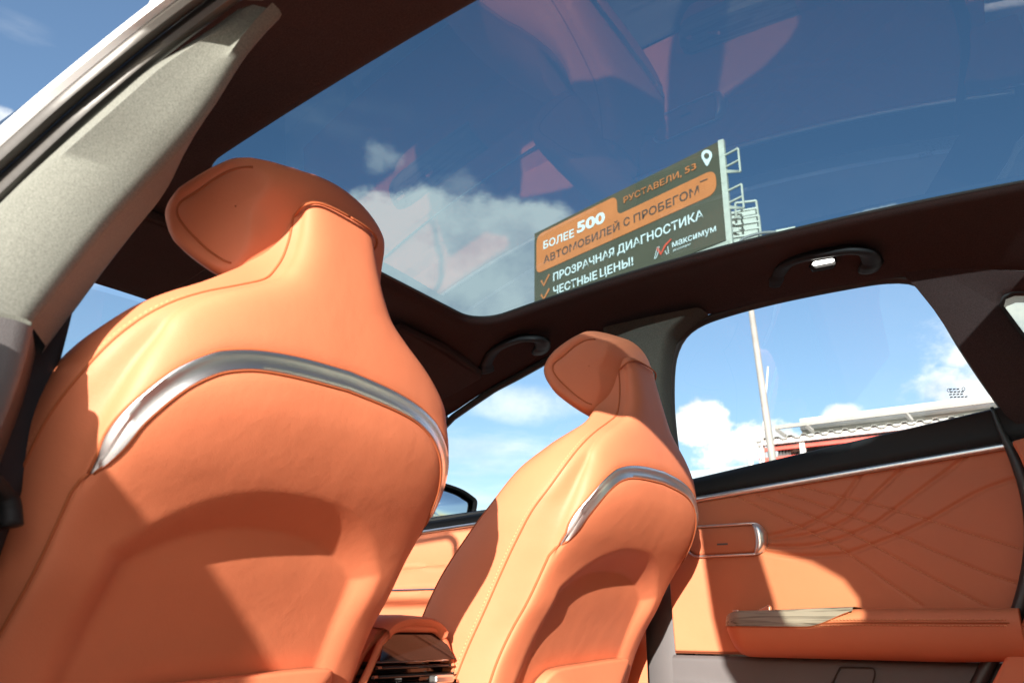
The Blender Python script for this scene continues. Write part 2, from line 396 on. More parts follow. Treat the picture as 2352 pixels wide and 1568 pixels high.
hl = cpart(MB().grid(np.array(rings), wrap=True), 'headliner', 'headliner', 'dark fabric roof lining around the glass roof', angle=60)
cpart(MB().tube(sloop(.0005, .003), .0028, 6, closed=True), 'roof_seal', 'rubber')
# glass roof, arched front to back and a little side to side
gx = np.linspace(X_SR-.04, X_SF+.04, 40); gy = np.linspace(-1, 1, 21)
G = [[(x, y*(ysun(x)+.04), zroof(x)+.0055+.010*(1-y*y)) for y in gy] for x in gx]
cpart(MB().grid(G), 'glass_roof', 'roofglass', 'dark tinted glass roof', angle=180)
# outer roof skin in white paint, with the roof rails
def wloop(off, dz, out=0):
    q = L2.copy(); c = np.array([.44, 0]); d = q[:, :2]-c; n = np.linalg.norm(d, axis=1)[:, None]; k_ = sstep(.60, .85, L2[:, 0]); q[:, :2] += d/n*off*(1-.95*k_)[:, None]; q[:, 2] += dz*(1-.6*k_); return q
sk = [sloop(.035, .008), sloop(.045, .013)]
b0 = sk[-1]; b1 = wloop(.046, .048)
for k in range(1, 7):
    t = k/6; q = b0*(1-t)+b1*t; q[:, 2] += .005*math.sin(PI*t); sk.append(q)
sk.append(wloop(.056, .040)); sk.append(wloop(.060, .033)); sk.append(wloop(.054, .028)); sk.append(wloop(.030, .020))
cpart(MB().grid(np.array(sk), wrap=True), 'roof_panel', 'white_paint', 'white painted roof panel', angle=60)

# ---- things that exist on both sides (side = +1 on the camera's side, -1 across)
def opening(pts, side, dy=0.0, n=None):
    P = [(x, side*(wy(z)+dy), z) for (x, z) in pts]
    return resample(P, n, True) if n else np.array(P)
def pane(pts, side, dy, name, mat, parent=None, grow=.018):
    P = np.array(pts, float); c = P.mean(0); d = P-c; P2 = c+d*(1+grow/np.linalg.norm(d, axis=1)[:, None])
    return cpart(MB().add([(x, side*(wy(z)+dy), z) for x, z in P2], [tuple(range(len(P2)))]), name, mat, parent=parent, smooth=False)

def b_pillar(side):
    root = empty('door_pillar'); root.parent = car; root.matrix_parent_inverse = car.matrix_world.inverted()
    root['label'] = 'grey fabric pillar in sunlight beside the open door' if side > 0 else 'dark trimmed pillar between the far front and back windows'
    # upper trim: lofted between the rear edge line and the front edge line
    redge = tab([(1.00, .715), (1.10, .722), (1.19, .716), (1.30, .706), (1.36, .700), (1.43, .690), (1.50, .672), (1.54, .655), (1.57, .630), (1.585, .60), (1.60, .56)])
    zs = np.linspace(1.19, 1.522 if side > 0 else 1.60, 36); rows = []
    nedge = tab([(1.00, .690), (1.10, .692), (1.19, .692), (1.26, .690), (1.31, .684), (1.36, .668), (1.40, .647), (1.44, .628), (1.475, .608), (1.503, .583), (1.526, .545), (1.54, .49)])
    yin = tab([(1.18, -.100), (1.30, -.095), (1.38, -.092), (1.44, -.082), (1.50, -.062), (1.54, -.05)])
    for z in zs:
        xr_ = float(redge(z))+.006; xf_ = .800; yo = wy(z)+.006
        yi = wy(z)-.050-.012*float(sstep(1.2, 1.5, z)); sl_ = 0
        if side > 0: yo = wy(z)-.018-.010*float(sstep(1.44, 1.52, z)); yi = wy(z)+float(yin(z)); sl_ = .016; xr_ = float(nedge(z))-.004
        rr = .012; ch = .052*(1-.75*float(sstep(1.36, 1.52, z))) if side > 0 else 0
        ring = [(xr_+sl_+.02, yo+.004), (xr_+sl_+.002, yo), (xr_+sl_*.5, (yo+yi)/2), (xr_, yi+rr*1.6), (xr_+.0015, yi+rr*.8), (xr_+.005, yi+rr*.25), (xr_+.012, yi), ((xr_+xf_)/2, yi-.004-ch*.6), (xf_-.012, yi-ch), (xf_-.004, yi-ch+.004), (xf_, yi-ch+rr), (xf_, yo)]
        rows.append([(a, side*b, z) for a, b in ring])
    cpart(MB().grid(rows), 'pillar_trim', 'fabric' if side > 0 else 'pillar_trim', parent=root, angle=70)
    zs = np.linspace(.30, 1.186, 40); rows = []
    for z in zs:
        xr_ = float(redge(max(z, 1.0)))+.008; xf_ = .83; yo = .775; yi = wy(max(z, 1.15))-.052; ch = 0
        if z < 1.15: yi = wy(1.15)-.052+.02*(1.15-z)
        if side > 0: xr_ = .699; yi = .694+.012*float(sstep(1.18, 1.05, z)); ch = .046; yo = .80
        if side > 0:
            yo = wy(max(z, 1.10))-.016; xr_ = .687+.010*float(sstep(1.15, .95, z)); yi = .689+.014*float(sstep(1.17, 1.02, z))
        ring = [(xr_+.036, yo+.004), (xr_+.018, yo), (xr_+.008, (yo+yi)/2), (xr_, yi+.020), (xr_+.002, yi+.009), (xr_+.005, yi+.003)] if side > 0 else [(xr_+.03, yo), (xr_, yi+.022), (xr_+.003, yi+.008)]
        ring += [(xr_+.003+.001*side, yi+.008) if side < 0 else (xr_+.008, yi+.001), (xr_+.012, yi), ((xr_+xf_)/2, yi-.006-ch*.6), (xf_-.01, yi-ch), (xf_, yi-ch+.01), (xf_, yo)]
        rows.append([(a, side*b, z) for a, b in ring])
    cpart(MB().grid(rows), 'kick_trim', 'grey', parent=root, angle=70)
    return root
pill = [b_pillar(1), b_pillar(-1)]

def rear_opening_curve(side, off_in):
    """the rear door's opening: up the pillar and back along the roof rail; off_in shrinks (+) or grows (-) it in the side plane"""
    P = [(.722, .45), (.724, .85), (.727, 1.05), (.722, 1.19), (.712, 1.30), (.706, 1.36), (.696, 1.43), (.678, 1.50), (.660, 1.54), (.632, 1.570), (.59, 1.588), (.52, 1.597), (.42, 1.602), (.30, 1.602), (.21, 1.598), (.16, 1.583), (.14, 1.55), (.11, 1.46), (.07, 1.36), (.02, 1.25), (.03, 1.12), (.09, .95), (.17, .80), (.24, .62), (.28, .45)]
    if side > 0: P = [(.722, .45), (.724, .85), (.727, 1.05), (.722, 1.19), (.712, 1.30), (.701, 1.36), (.689, 1.40), (.667, 1.435), (.640, 1.466), (.600, 1.492), (.54, 1.517), (.45, 1.547), (.35, 1.567), (.25, 1.572), (.19, 1.570), (.15, 1.558), (.132, 1.53), (.118, 1.49)]
    Q = spline(P, 160); T = np.gradient(Q, axis=0); T /= np.linalg.norm(T, axis=1)[:, None]
    nrm = np.stack([T[:, 1], -T[:, 0]], 1)        # towards the outside of the opening is -, inside +
    Q = Q-nrm*(-off_in)
    return Q
def strip_along(side, specs, name, mat, parent, label=None):
    """a moulding along the rear opening: specs = ring of (off_in, dy) positions in the section"""
    k = len(specs); rows = []
    base_ = [rear_opening_curve(side, s[0]) for s in specs]
    for i in range(160):
        rows.append([(base_[j][i][0], side*((wy(base_[j][i][1]) if base_[j][i][1] > 1.15 else wy(1.15)-.10*(1.15-base_[j][i][1]))+specs[j][1]), base_[j][i][1]) for j in range(k)])
    return cpart(MB().grid(rows, wrap=True), name, mat, label, parent=parent, angle=50)
def roll(c_off, c_dy, r1, r2, n=10): return [(c_off+r1*math.cos(2*PI*j/n), c_dy+r2*math.sin(2*PI*j/n)) for j in range(n)]
for side in (1, -1):
    fr = empty('door_frame'); fr.parent = car; fr.matrix_parent_inverse = car.matrix_world.inverted()
    fr['label'] = 'white door frame edge with black rubber seals' if side > 0 else 'black rubber sealed frame of the far back door'
    if side > 0:
        strip_along(side, roll(.020, -.008, .017, .010), 'door_seal', 'seal', fr)
        strip_along(side, roll(.020, .012, .017, .010), 'weather_strip', 'seal', fr)
        strip_along(side, [(.010, .020), (.014, .018), (.03, .020), (.03, .031), (.014, .030), (.010, .027)], 'flange', 'white_paint', fr)
        Q = rear_opening_curve(1, .004); Q = Q[(Q[:, 0] < .565) & (Q[:, 1] > 1.2)]
        rows = []
        for x, z in Q:
            y_ = wy(z); rows.append([(x, y_-.016, z-.004), (x-.004, y_-.030, z+.004), (x, .600, 1.592 if x > .1 else 1.575), (x, .64, 1.62)])
        cpart(MB().grid(rows), 'roof_flange', 'fabric', parent=fr, angle=80)
        rows = [[(x, wy(z)+.030, z+.002), (x, wy(z)+.040, z+.03), (x, .650, 1.628)] for x, z in rear_opening_curve(1, .012)[108:160]]
        cpart(MB().grid(rows), 'roof_rail', 'white_paint', parent=fr, angle=80)
    else:
        strip_along(side, roll(.004, .004, .008, .008), 'door_seal', 'rubber', fr)
        ds = spline([on_y(a, b, -.700) for a, b in ((2278, 935), (2297, 985), (2325, 1040), (2352, 1105), (2368, 1190), (2366, 1290), (2342, 1395), (2308, 1462), (2268, 1530), (2232, 1600), (2180, 1700))], 60)
        cpart(MB().tube(ds, np.interp(np.arange(60), [0, 5, 12, 59], [.003, .006, .0115, .0125]), 10, up=(0, 1, 0)), 'weather_strip', 'rubber', parent=fr, angle=180)

# C pillar, quarter glass and the trim behind it
def loop_bridge(inner, outer_, n=120):
    return MB().grid(np.array([resample(inner, n, True), resample(outer_, n, True)]), wrap=True)
for side in (1, -1):
    cp = empty('rear_pillar'); cp.parent = car; cp.matrix_parent_inverse = car.matrix_world.inverted()
    cp['label'] = 'dark pillar with the small quarter window behind the '+('open' if side > 0 else 'far back')+' door'
    o2 = [(.140, 1.530), (.165, 1.580), (.185, 1.603), (.12, 1.600), (.03, 1.575), (-.05, 1.553), (-.15, 1.525), (-.30, 1.500), (-.42, 1.485), (-.44, 1.35), (-.40, 1.25), (-.2, 1.25), (-.0, 1.26), (.062, 1.335), (.096, 1.42)]
    def arr(L, n, dy):
        P = np.array(L, float); c = np.array([-.05, 1.44]); a = np.arctan2(P[:, 1]-c[1], P[:, 0]-c[0]); o = np.argsort(a); P = P[o]; a = a[o]
        a = np.concatenate([a-2*PI, a, a+2*PI]); P = np.concatenate([P, P, P]); t = np.linspace(-PI, PI, n, endpoint=False)
        x = np.interp(t, a, P[:, 0]); z = np.interp(t, a, P[:, 1]); return np.stack([x, side*(wy(z)+dy), z], 1)
    q0 = arr(QUARTER, 160, .012); q1 = arr(QUARTER, 160, -.010); q2 = arr([(x*1.0, z) for x, z in QUARTER], 160, -.018); c3 = q2.mean(0)
    q2 = q2+(q2-c3)*.10; q3 = arr(o2, 160, -.018)
    cpart(MB().grid(np.array([q0, q1, q2, q3]), wrap=True), 'pillar_trim', 'headliner', parent=cp, angle=60)
    o4 = arr([(x, z+(.050 if z > 1.47 else 0)) for x, z in o2], 160, .055); o4[:, 1] = side*np.minimum(abs(o4[:, 1]), .80); q5 = arr(QUARTER, 160, .050)
    cpart(MB().grid(np.array([q0, q5, o4]), wrap=True), 'body_panel', 'white_paint', parent=cp, angle=60)
    cpart(MB().tube(arr(QUARTER, 160, -.006), .006, 6, closed=True), 'quarter_seal', 'rubber', parent=cp)
    pane(QUARTER, side, .016, 'quarter_window', 'privacy', parent=cp)
    # closing panels of the body below and behind
    sh = .12 if side > 0 else 0.0
    w = MB(); w.slab([(.05-sh, side*.74, 1.30), (-.9, side*.74, 1.30), (-.9, side*.78, .3), (.30-sh*2.5, side*.78, .3), (.28-sh*2.5, side*.78, .55), (.16-sh*2, side*.78, .82), (.05-sh, side*.78, 1.02), (.02-sh, side*.77, 1.18)], (0, side*.03, 0))
    cpart(w, 'rear_wing', 'white_paint', smooth=False)
    w = MB(); w.slab([(-.38, side*.62, 1.50), (-1.0, side*.55, 1.33), (-1.0, side*.72, 1.27), (-.38, side*.72, 1.27)], (0, side*.02, 0))
    cpart(w, 'tail_panel', 'white_paint', smooth=False)
# floor, bulkheads, dashboard, windscreen
cpart(MB().box((.4, 0, .26), (1.5, .78, .02)), 'floor_carpet', 'headliner', smooth=False)
cpart(MB().box((2.0, 0, .62), (.06, .80, .36)), 'dashboard', 'black', smooth=False, bevel=.03)
cpart(MB().slab([(-1.0, -.72, 1.28), (-1.0, .72, 1.28), (-.62, .60, 1.452), (-.62, -.60, 1.452)], (0, 0, .006)), 'rear_window', 'privacy', smooth=False)
cpart(MB().box((-1.02, 0, .78), (.02, .76, .50)), 'tailgate', 'white_paint', smooth=False)
wsG = [[(1.41+t*.62, y*(.60+.14*t), 1.545-.025*y*y*2-t*.47) for y in np.linspace(-1, 1, 13)] for t in np.linspace(0, 1, 9)]
cpart(MB().grid(wsG), 'windscreen', 'clear', angle=180)
for side in (1, -1):
    a = spline([(1.33, side*.635, 1.478), (1.43, side*.665, 1.415), (1.56, side*.70, 1.33), (1.72, side*.735, 1.225), (2.0, side*.76, 1.05)], 30)
    cpart(MB().tube(a, .026, 10, up=(0, 0, 1), prof=[(-1, -.9), (.4, -.9), (1.1, -.2), (1.1, .8), (.2, 1.0), (-1, .5)]), 'windscreen_pillar', 'headliner', angle=60)
    w = MB(); w.slab([(1.72, side*.80, 1.22), (1.72, side*.86, .35), (2.9, side*.86, .35), (2.9, side*.78, .95), (2.2, side*.80, 1.05)], (0, -side*.04, 0))
    cpart(w, 'front_wing', 'white_paint', smooth=False)
cpart(MB().add([(1.95, -.8, 1.06), (1.95, .8, 1.06), (2.9, .78, .95), (2.9, -.78, .95)], [(0, 1, 2, 3)]), 'bonnet', 'white_paint', smooth=False)

# sun visors
for side, lab in ((-1, 'sun visor folded up beyond the far seat'), (1, 'sun visor folded up beyond the near seat')):
    L = [(1.13, side*.22), (1.115, side*.26), (1.125, side*.52), (1.15, side*.548), (1.28, side*.56), (1.305, side*.53), (1.315, side*.25), (1.30, side*.22)]
    L = resample(spline(L, 60, True), 60, True)
    vz = lambda x, y: 1.548-.42*(x-1.15)*.55-.12*max(0, abs(y)-.4)
    o = cpart(MB().slab([(x, y, vz(x, y)) for x, y in L], (0, 0, .018)), 'sun_visor', 'headliner', lab, bevel=.005)

# grab handles on the roof rail
def grab(pts, name_label, lamp=None):
    root = empty('grab_handle'); root.parent = car; root.matrix_parent_inverse = car.matrix_world.inverted(); root['label'] = name_label
    P = spline([on_y(a, b, Y) for a, b, Y in pts], 48)
    n = len(P); r = np.array([.0175 if (i < 5 or i > n-6) else .0145 for i in range(n)])
    el_ = [(1.25*math.cos(2*PI*j/16), .62*math.sin(2*PI*j/16)) for j in range(16)]
    cpart(MB().tube(P, r, up=(0, .45, .89), prof=el_), 'handle_bar', 'black', parent=root, angle=180)
    if lamp:
        c = np.array(lamp)
        cpart(MB().slab([on_y(a, b, -.505) for a, b in ((1856, 612), (1866, 601), (1918, 592), (1922, 604), (1914, 618), (1866, 626))], (0, -.012, .008)), 'lamp_housing', 'piano', parent=root, smooth=False, bevel=.002)
        cpart(MB().slab([on_y(a, b, -.498) for a, b in ((1864, 608), (1869, 602), (1910, 595), (1916, 597), (1915, 602), (1870, 611))], (0, -.006, .004)), 'lamp_lens', 'lamp', parent=root, smooth=False, bevel=.0015)
    return root
grab([(1788, 650, -.565), (1793, 628, -.535), (1808, 606, -.505), (1850, 590, -.487), (1905, 580, -.483), (1955, 574, -.485), (1990, 581, -.500), (2003, 598, -.53), (1996, 618, -.565)],
     'black grab handle with a lit lamp above the far back door', lamp=(1890, 602))
grab([(1119, 850, -.56), (1119, 832, -.53), (1136, 805, -.495), (1165, 788, -.475), (1200, 777, -.470), (1232, 778, -.48), (1247, 790, -.51), (1240, 806, -.55)], 'black grab handle above the far front door')

# ---- centre console with the rear air vents
con = empty('centre_console'); con.parent = car; con.matrix_parent_inverse = car.matrix_world.inverted()
con['label'] = 'orange leather console with gloss black air vents between the seats'
CY = -.004
oc = spline([(.060, .957), (0, .962), (-.060, .957), (-.088, .938), (-.112, .905), (-.150, .845), (-.175, .76), (-.178, .50), (.178, .50), (.175, .76), (.150, .845), (.112, .905), (.088, .938)], 104, True)
rows = []
for x, s in ((.868, .90), (.858, .955), (.857, .985), (.864, 1.0), (1.0, 1.0), (1.5, 1.0)):
    rows.append([(x, CY+y*s, .75+(z-.75)*s) for y, z in oc])
cpart(MB().grid(rows, wrap=True), 'console_body', 'leather', parent=con, angle=60)
# the gloss black face, a bowed upper panel and three vents under it
def fw(z): return float(np.interp(z, [.70, .80, .86, .90, .935, .95], [.152, .148, .118, .092, .072, .05]))
rows = []
for z in np.linspace(.950, .909, 14):
    t = (z-.909)/.041; rows.append([(.836+.014*t, CY+y*fw(z), z) for y in np.linspace(-1, 1, 21)])
cpart(MB().grid(rows), 'vent_panel', 'piano', parent=con, angle=180)
rows = []
for z in (.908, .86, .80, .70): rows.append([(.868, CY+y*fw(z), z) for y in np.linspace(-1, 1, 9)])
cpart(MB().grid(rows), 'vent_cavity', 'piano', parent=con, angle=180)
edge_ = [(.848, CY+fw(z)*1.02, z) for z in np.linspace(.76, .95, 24)]+[(.846, CY+y*.048, .953) for y in np.linspace(.8, -.8, 7)]+[(.848, CY-fw(z)*1.02, z) for z in np.linspace(.95, .76, 24)]
cpart(MB().tube(edge_, .0055, 8), 'vent_surround', 'leather', parent=con, angle=180)
for k, z in enumerate((.900, .888, .876, .862)):
    w_ = fw(z)*.97
    cpart(MB().grid([[(x, CY+y*w_, z+dz) for y in np.linspace(-1, 1, 9)] for x, dz in ((.866, .003), (.842, .0015), (.8405, -.0005), (.842, -.0025), (.866, -.002))]), 'vent_slat', 'piano', parent=con, angle=60)
    for s in (1, -1): cpart(MB().box((.840, CY+s*w_*.93, z+.001), (.002, .0035, .0016)), 'slat_pivot', 'chrome_bright', parent=con, smooth=False)
cpart(MB().tube([(.8475, CY+y*fw(.908)*.99, .9078) for y in np.linspace(-1, 1, 12)], .0016, 6), 'panel_edge', 'chrome', parent=con)
cpart(MB().box((.834, -.055, .882), (.008, .022, .0055)), 'vent_knob', 'chrome', parent=con, smooth=False, bevel=.003)
lid = []
for x, w_, dz in ((.845, .060, -.010), (.838, .066, -.005), (.838, .069, .002), (.846, .071, .006), (.88, .074, .008), (1.2, .088, .008), (1.22, .088, -.01)):
    lid.append([(x, CY+y*w_, .957+.008*(1-y*y)-.010*abs(y)**5+dz) for y in np.linspace(-1, 1, 19)])
cpart(MB().grid(lid), 'armrest_lid', 'leather', parent=con, angle=60)
cpart(MB().tube([(.8445, CY+y*.060, .9485+.006*(1-y*y)) for y in np.linspace(-1, 1, 15)], .0022, 8), 'lid_rim', 'piano', parent=con, angle=180)

# ------------------------------------------------------------------ front seats
HWR = tab([(1.43, .054), (1.40, .058), (1.37, .063), (1.33, .077), (1.31, .091), (1.29, .122), (1.27, .158), (1.25, .186), (1.23, .205), (1.21, .213), (1.18, .225), (1.15, .232), (1.12, .2365), (1.08, .236), (1.04, .234), (.96, .234), (.9, .238), (.8, .240), (.6, .245), (.40, .25)])
HWS = tab([(1.43, .058), (1.40, .063), (1.37, .068), (1.33, .084), (1.31, .099), (1.29, .132), (1.27, .168), (1.25, .198), (1.23, .220), (1.21, .236), (1.19, .247), (1.16, .257), (1.13, .261), (1.09, .260), (1.0, .256), (.9, .256), (.6, .262), (.40, .262)])
HWM = tab([(1.43, .068), (1.40, .076), (1.37, .084), (1.33, .108), (1.31, .132), (1.29, .158), (1.27, .188), (1.25, .213), (1.23, .230), (1.21, .243), (1.19, .251), (1.16, .258), (1.13, .261), (1.09, .260), (1.0, .256), (.9, .256), (.6, .262), (.40, .262)])
XE = tab([(1.43, .685), (1.37, .679), (1.30, .672), (1.25, .673), (1.21, .680), (1.19, .686), (1.16, .697), (1.13, .709), (1.08, .729), (1.04, .752), (.99, .782), (.955, .806), (.91, .830), (.87, .846), (.8, .868), (.6, .915), (.40, .96)])
XS = tab([(1.43, .694), (1.37, .688), (1.30, .682), (1.25, .685), (1.21, .698), (1.19, .708), (1.16, .728), (1.14, .745), (1.084, .784), (1.033, .815), (.98, .845), (.93, .873), (.8, .93), (.6, 1.0), (.40, 1.05)])
XFR = tab([(1.43, .745), (1.33, .735), (1.29, .728), (1.24, .765), (1.21, .797), (1.15, .848), (1.11, .886), (1.03, .955), (.96, .995), (.88, 1.03), (.6, 1.11), (.40, 1.15)])
XR = tab([(1.43, .669), (1.40, .663), (1.35, .653), (1.30, .646), (1.25, .641), (1.21, .641), (1.19, .643), (1.16, .649), (1.13, .663), (1.10, .683), (1.08, .700), (1.06, .717), (1.04, .732), (.99, .760), (.955, .785), (.91, .812), (.87, .829), (.8, .853), (.6, .90), (.40, .94)])
XP = tab([(1.10, .736), (1.06, .749), (1.02, .766), (.96, .799), (.90, .829), (.8, .874), (.6, .93), (.40, .97)])
STRIP_U = [(0, 1.2240), (.07, 1.2205), (.12, 1.2145), (.154, 1.2060), (.175, 1.1965), (.2048, 1.1730), (.2268, 1.1405), (.2350, 1.1120), (.2320, 1.0790)]
STRIP_L = [(0, 1.2015), (.07, 1.1983), (.114, 1.1942), (.1415, 1.1878), (.1660, 1.1768), (.1915, 1.1555), (.2115, 1.1255), (.2190, 1.1010), (.2295, 1.0795)]
_su = spline(STRIP_U, 60); _sl = spline(STRIP_L, 60)
def strip_mid(y): return float(np.interp(abs(y), ((_su+_sl)/2)[:, 0], ((_su+_sl)/2)[:, 1]))
def rear_x(y, z, pocket=True):
    hr = float(HWR(z)); xe = float(XE(z)); xr = float(XR(z)); t = min(1, abs(y)/hr)
    p = 2.3+.9*float(sstep(1.25, 1.36, z)) if z > 1.25 else 2.3+1.2*float(sstep(1.25, 1.12, z))
    b = xr+(xe-xr)*(1-(1-t**p)**(1/p))
    # recess of the lower shell, its arched overhang and its crisp foot
    ztop = 1.070-.070*(abs(y)/.185)**2.6
    ys = .186+.10*max(0, 1.05-z)*.5
    d1 = (ztop-z)/.036+.55; d2 = (ys-abs(y))/.032
    dd = np.clip(min(d1, d2), 0, 1); m = dd**1.45
    m *= float(sstep(1.115, 1.085, z)) if z > 1.085 else 1
    b = b*(1-m)+float(XP(z))*m
    # step where the leather meets the bright strip: the lower panel stands 3 mm lower than the upper leather
    if abs(y) < .234 and 1.05 < z < 1.27:
        sm = strip_mid(y); b += .0045*math.exp(-((z-sm)/.012)**2)
    return b
NZ, NR = 236, 84
def seat_ring(z):
    hr, hs, hm = float(HWR(z)), float(HWS(z)), float(HWM(z)); xe, xs, xf = float(XE(z)), float(XS(z)), float(XFR(z))
    ring = []
    for k in range(NR+1):
        th = -PI/2+PI*k/NR; y = hr*math.sin(th)*(1-.0) if True else 0
        ring.append((rear_x(y, z), y))
    side = spline([(xe, hr), (xs, hs), ((xs+xf)/2, hm), (xf-.010, hm-.010), (xf, hm-.035)], 26)[1:]
    s_r = [(a, b) for a, b in side]; s_l = [(a, -b) for a, b in side][::-1]
    fr = [(xf+(.045 if z < 1.25 else .0)*(1-(t*t)), -(hm-.035)*t) for t in np.linspace(-.9, .9, 9)]
    return ring+s_r+fr+s_l
def on_shell(y, z, out=.0): return np.array([rear_x(y, z)-out, y, z])

def tube_seam(P, name, parent, r=.0013, off=None, stitches=None):
    o = MB().tube(P, r, 6).build(name, 'leather_seam', None, angle=180); o.parent = parent; return o
def stitch_row(P, name, parent, pitch=.0060, L=.0040, r=.0010, up=None):
    P = np.array(P); d = np.linalg.norm(np.diff(P, axis=0), axis=1); c = np.concatenate([[0], np.cumsum(d)]); mb = MB()
    t = 0
    while t+L < c[-1]:
        a = [np.interp(t, c, P[:, i]) for i in range(3)]; b = [np.interp(t+L, c, P[:, i]) for i in range(3)]
        mb.bar(a, b, r, 5); t += pitch
    o = mb.build(name, 'thread', None, angle=180); o.parent = parent; return o

def make_seat():
    root = empty('front_seat', (0.8, 0, 0.3))
    inv = Matrix.Translation(root.location).inverted()
    def part(mb, name, mat, parent=None, **kw):
        o = mb.build(name, mat, None, **kw); o.parent = parent or root
        o.matrix_parent_inverse = inv if parent is None else Matrix.Identity(4)
        return o
    zs = np.concatenate([np.linspace(.40, .84, 30), np.linspace(.844, 1.418, 190)])
    rings = [[(x, y, z) for x, y in seat_ring(z)] for z in zs]
    for dz, s in ((.006, .985), (.0105, .95), (.0135, .88), (.015, .70), (.0155, .35)):   # rounded top of the neck
        R = seat_ring(1.418); c = np.mean(R, axis=0)
        rings.append([(c[0]+(x-c[0])*s, y*s, 1.418+dz) for x, y in R])
    back = part(MB().grid(np.array(rings), wrap=True), 'backrest', 'leather', angle=180)
    # seams down the sides of the back, running up onto the neck, with their stitching
    for s in (1, -1):
        zz = np.linspace(.55, 1.405, 170)
        P = [(float(XS(z)), s*float(HWS(z)), z) for z in zz]
        top = spline([P[-1], (.676, s*.062, 1.4155), (.668, s*.050, 1.4225), (.664, s*.030, 1.4245), (.663, 0, 1.425)], 16)
        o = tube_seam(P+list(top[1:]), 'side_seam', back, .0016)
        mids = [((float(XS(z))*.72+float(XFR(z))*.28)*.45+.55*(float(XS(z))+.009), s*(float(HWS(z))+.0015*(z < 1.2)), z) for z in zz if z > .75]
        st = [(float(XS(z))+.0075, s*(float(HWS(z))+(float(HWM(z))-float(HWS(z)))*.18+.0006), z) for z in zz if z > .8]
        stitch_row(st, 'stitching', back)
        zz2 = np.linspace(.55, 1.082, 110)
        tube_seam([(float(XE(z))-.0005, s*(float(HWR(z))+.0004), z) for z in zz2[:-4]]+[on_shell(s*.2355, 1.073, .0008), on_shell(s*.2325, 1.0795, .0008)], 'shell_seam', back, .0020)
        zz3 = np.linspace(.7, 1.36, 90)
        P3 = [(float(XFR(z))-.010, s*(float(HWM(z))-.0100), z) for z in zz3]
        tube_seam(P3, 'bolster_seam', back, .0013)
    # satin metal strip
    n = 150; ys = np.concatenate([-_su[::-1, 0], _su[1:, 0]]); zu = np.concatenate([_su[::-1, 1], _su[1:, 1]])
    yl = np.concatenate([-_sl[::-1, 0], _sl[1:, 0]]); zl = np.concatenate([_sl[::-1, 1], _sl[1:, 1]])
    rows = []
    for a, b, c_, d in zip(ys, zu, yl, zl):
        r = []
        for t, o_ in ((0, -.004), (.02, .0018), (.08, .0030), (.3, .0034), (.5, .0036), (.7, .0034), (.92, .0030), (.98, .0016), (1, -.004)):
            yy, zz_ = a+(c_-a)*t, b+(d-b)*t
            r.append(on_shell(yy, zz_, o_))
        rows.append(r)
    part(MB().grid(rows), 'metal_strip', 'chrome', angle=50)
    for L, o_ in ((_su, .0012), (_sl, .0012)):
        Q = [on_shell(y, z, .0005) for y, z in np.concatenate([L[::-1]*[-1, 1], L[1:]])]
        tube_seam(np.array(Q), 'strip_gap', back, .0017)
    # map pocket low on the shell
    pk = resample(spline([(-.172, .70), (-.178, .88), (-.176, .896), (-.160, .9045), (-.02, .8985), (.075, .893), (.105, .884), (.125, .860), (.148, .79), (.155, .70)], 90), 90)
    def px_(y, z, o_): return float(XP(z))-o_-.012*sstep(.93, .75, z)
    rows = []
    cen = np.array([-.01, .75])
    for s, o_ in ((1.0, .002), (1.0, .016), (.995, .0195), (.985, .0215), (.965, .022), (.6, .024), (.2, .025)):
        rows.append([(px_(y, z, o_), cen[0]+(y-cen[0])*s, cen[1]+(z-cen[1])*s) for y, z in pk])
    part(MB().grid(rows), 'map_pocket', 'leather', angle=50)
    # headrest: a rounded profile carried across, wide in front and narrow behind
    prof = spline([(.676, 1.462), (.686, 1.4835), (.705, 1.4900), (.728, 1.4860), (.757, 1.4680), (.785, 1.4370), (.8015, 1.4060), (.8005, 1.3820), (.786, 1.3560), (.764, 1.3340), (.738, 1.3150), (.712, 1.305), (.695, 1.325), (.684, 1.365), (.677, 1.42)], 90, True)
    pc = np.array([.735, 1.400])
    def hwid(x): return float(np.interp(x, [.675, .70, .735, .775, .81], [.090, .102, .131, .160, .168]))
    rows = []
    def ringat(s, inset, dyo=0.0):
        r = []
        for x, z in prof:
            wg = float(sstep(.690, .728, x)); ins = wg*inset+(1-wg)*.030*max(0, (min(1, abs(s))-.45)/.55)**2.2
            d = np.array([x, z])-pc; L = np.linalg.norm(d); q = pc+d*(1-ins/L)
            w_ = hwid(q[0])
            zz_ = q[1]-.010*(abs(s))**2.5*float(sstep(1.40, 1.48, z))
            r.append((q[0], w_*(wg*s+(1-wg)*np.sign(s)*min(abs(s), .984)), zz_))
        return r
    ss = [(0.0, 0, 0), (.2, 0, 0), (.4, .0002, 0), (.6, .0008, 0), (.76, .002, 0), (.88, .0045, 0), (.96, .0085, 0), (1.0, .014, 0), (1.008, .0175, .0), (1.003, .0220, 0), (.988, .0260, 0), (.978, .0270, 0), (.985, .0290, 0)]
    full = [ringat(-s, i, d) for s, i, d in ss[::-1]]+[ringat(s, i, d) for s, i, d in ss[1:]]
    caps = {}
    for s in (1, -1):
        R = np.array(full[-1] if s > 0 else full[0]); c = np.array([.722, 0, 1.402]); pr = []
        for k, f in enumerate((.975, .93, .8, .6, .4, .2, .02)):
            q = c+(R-c)*f; q[:, 1] = [s*(hwid(p[0])*(.987+.009*min(1, k/2))) for p in q]; pr.append(q)
        caps[s] = pr
    full = caps[-1][::-1]+[np.array(r) for r in full]+caps[1]
    full = np.array(full); wr = .85*(1-sstep(.692, .735, prof[:, 0]))[None, :, None]
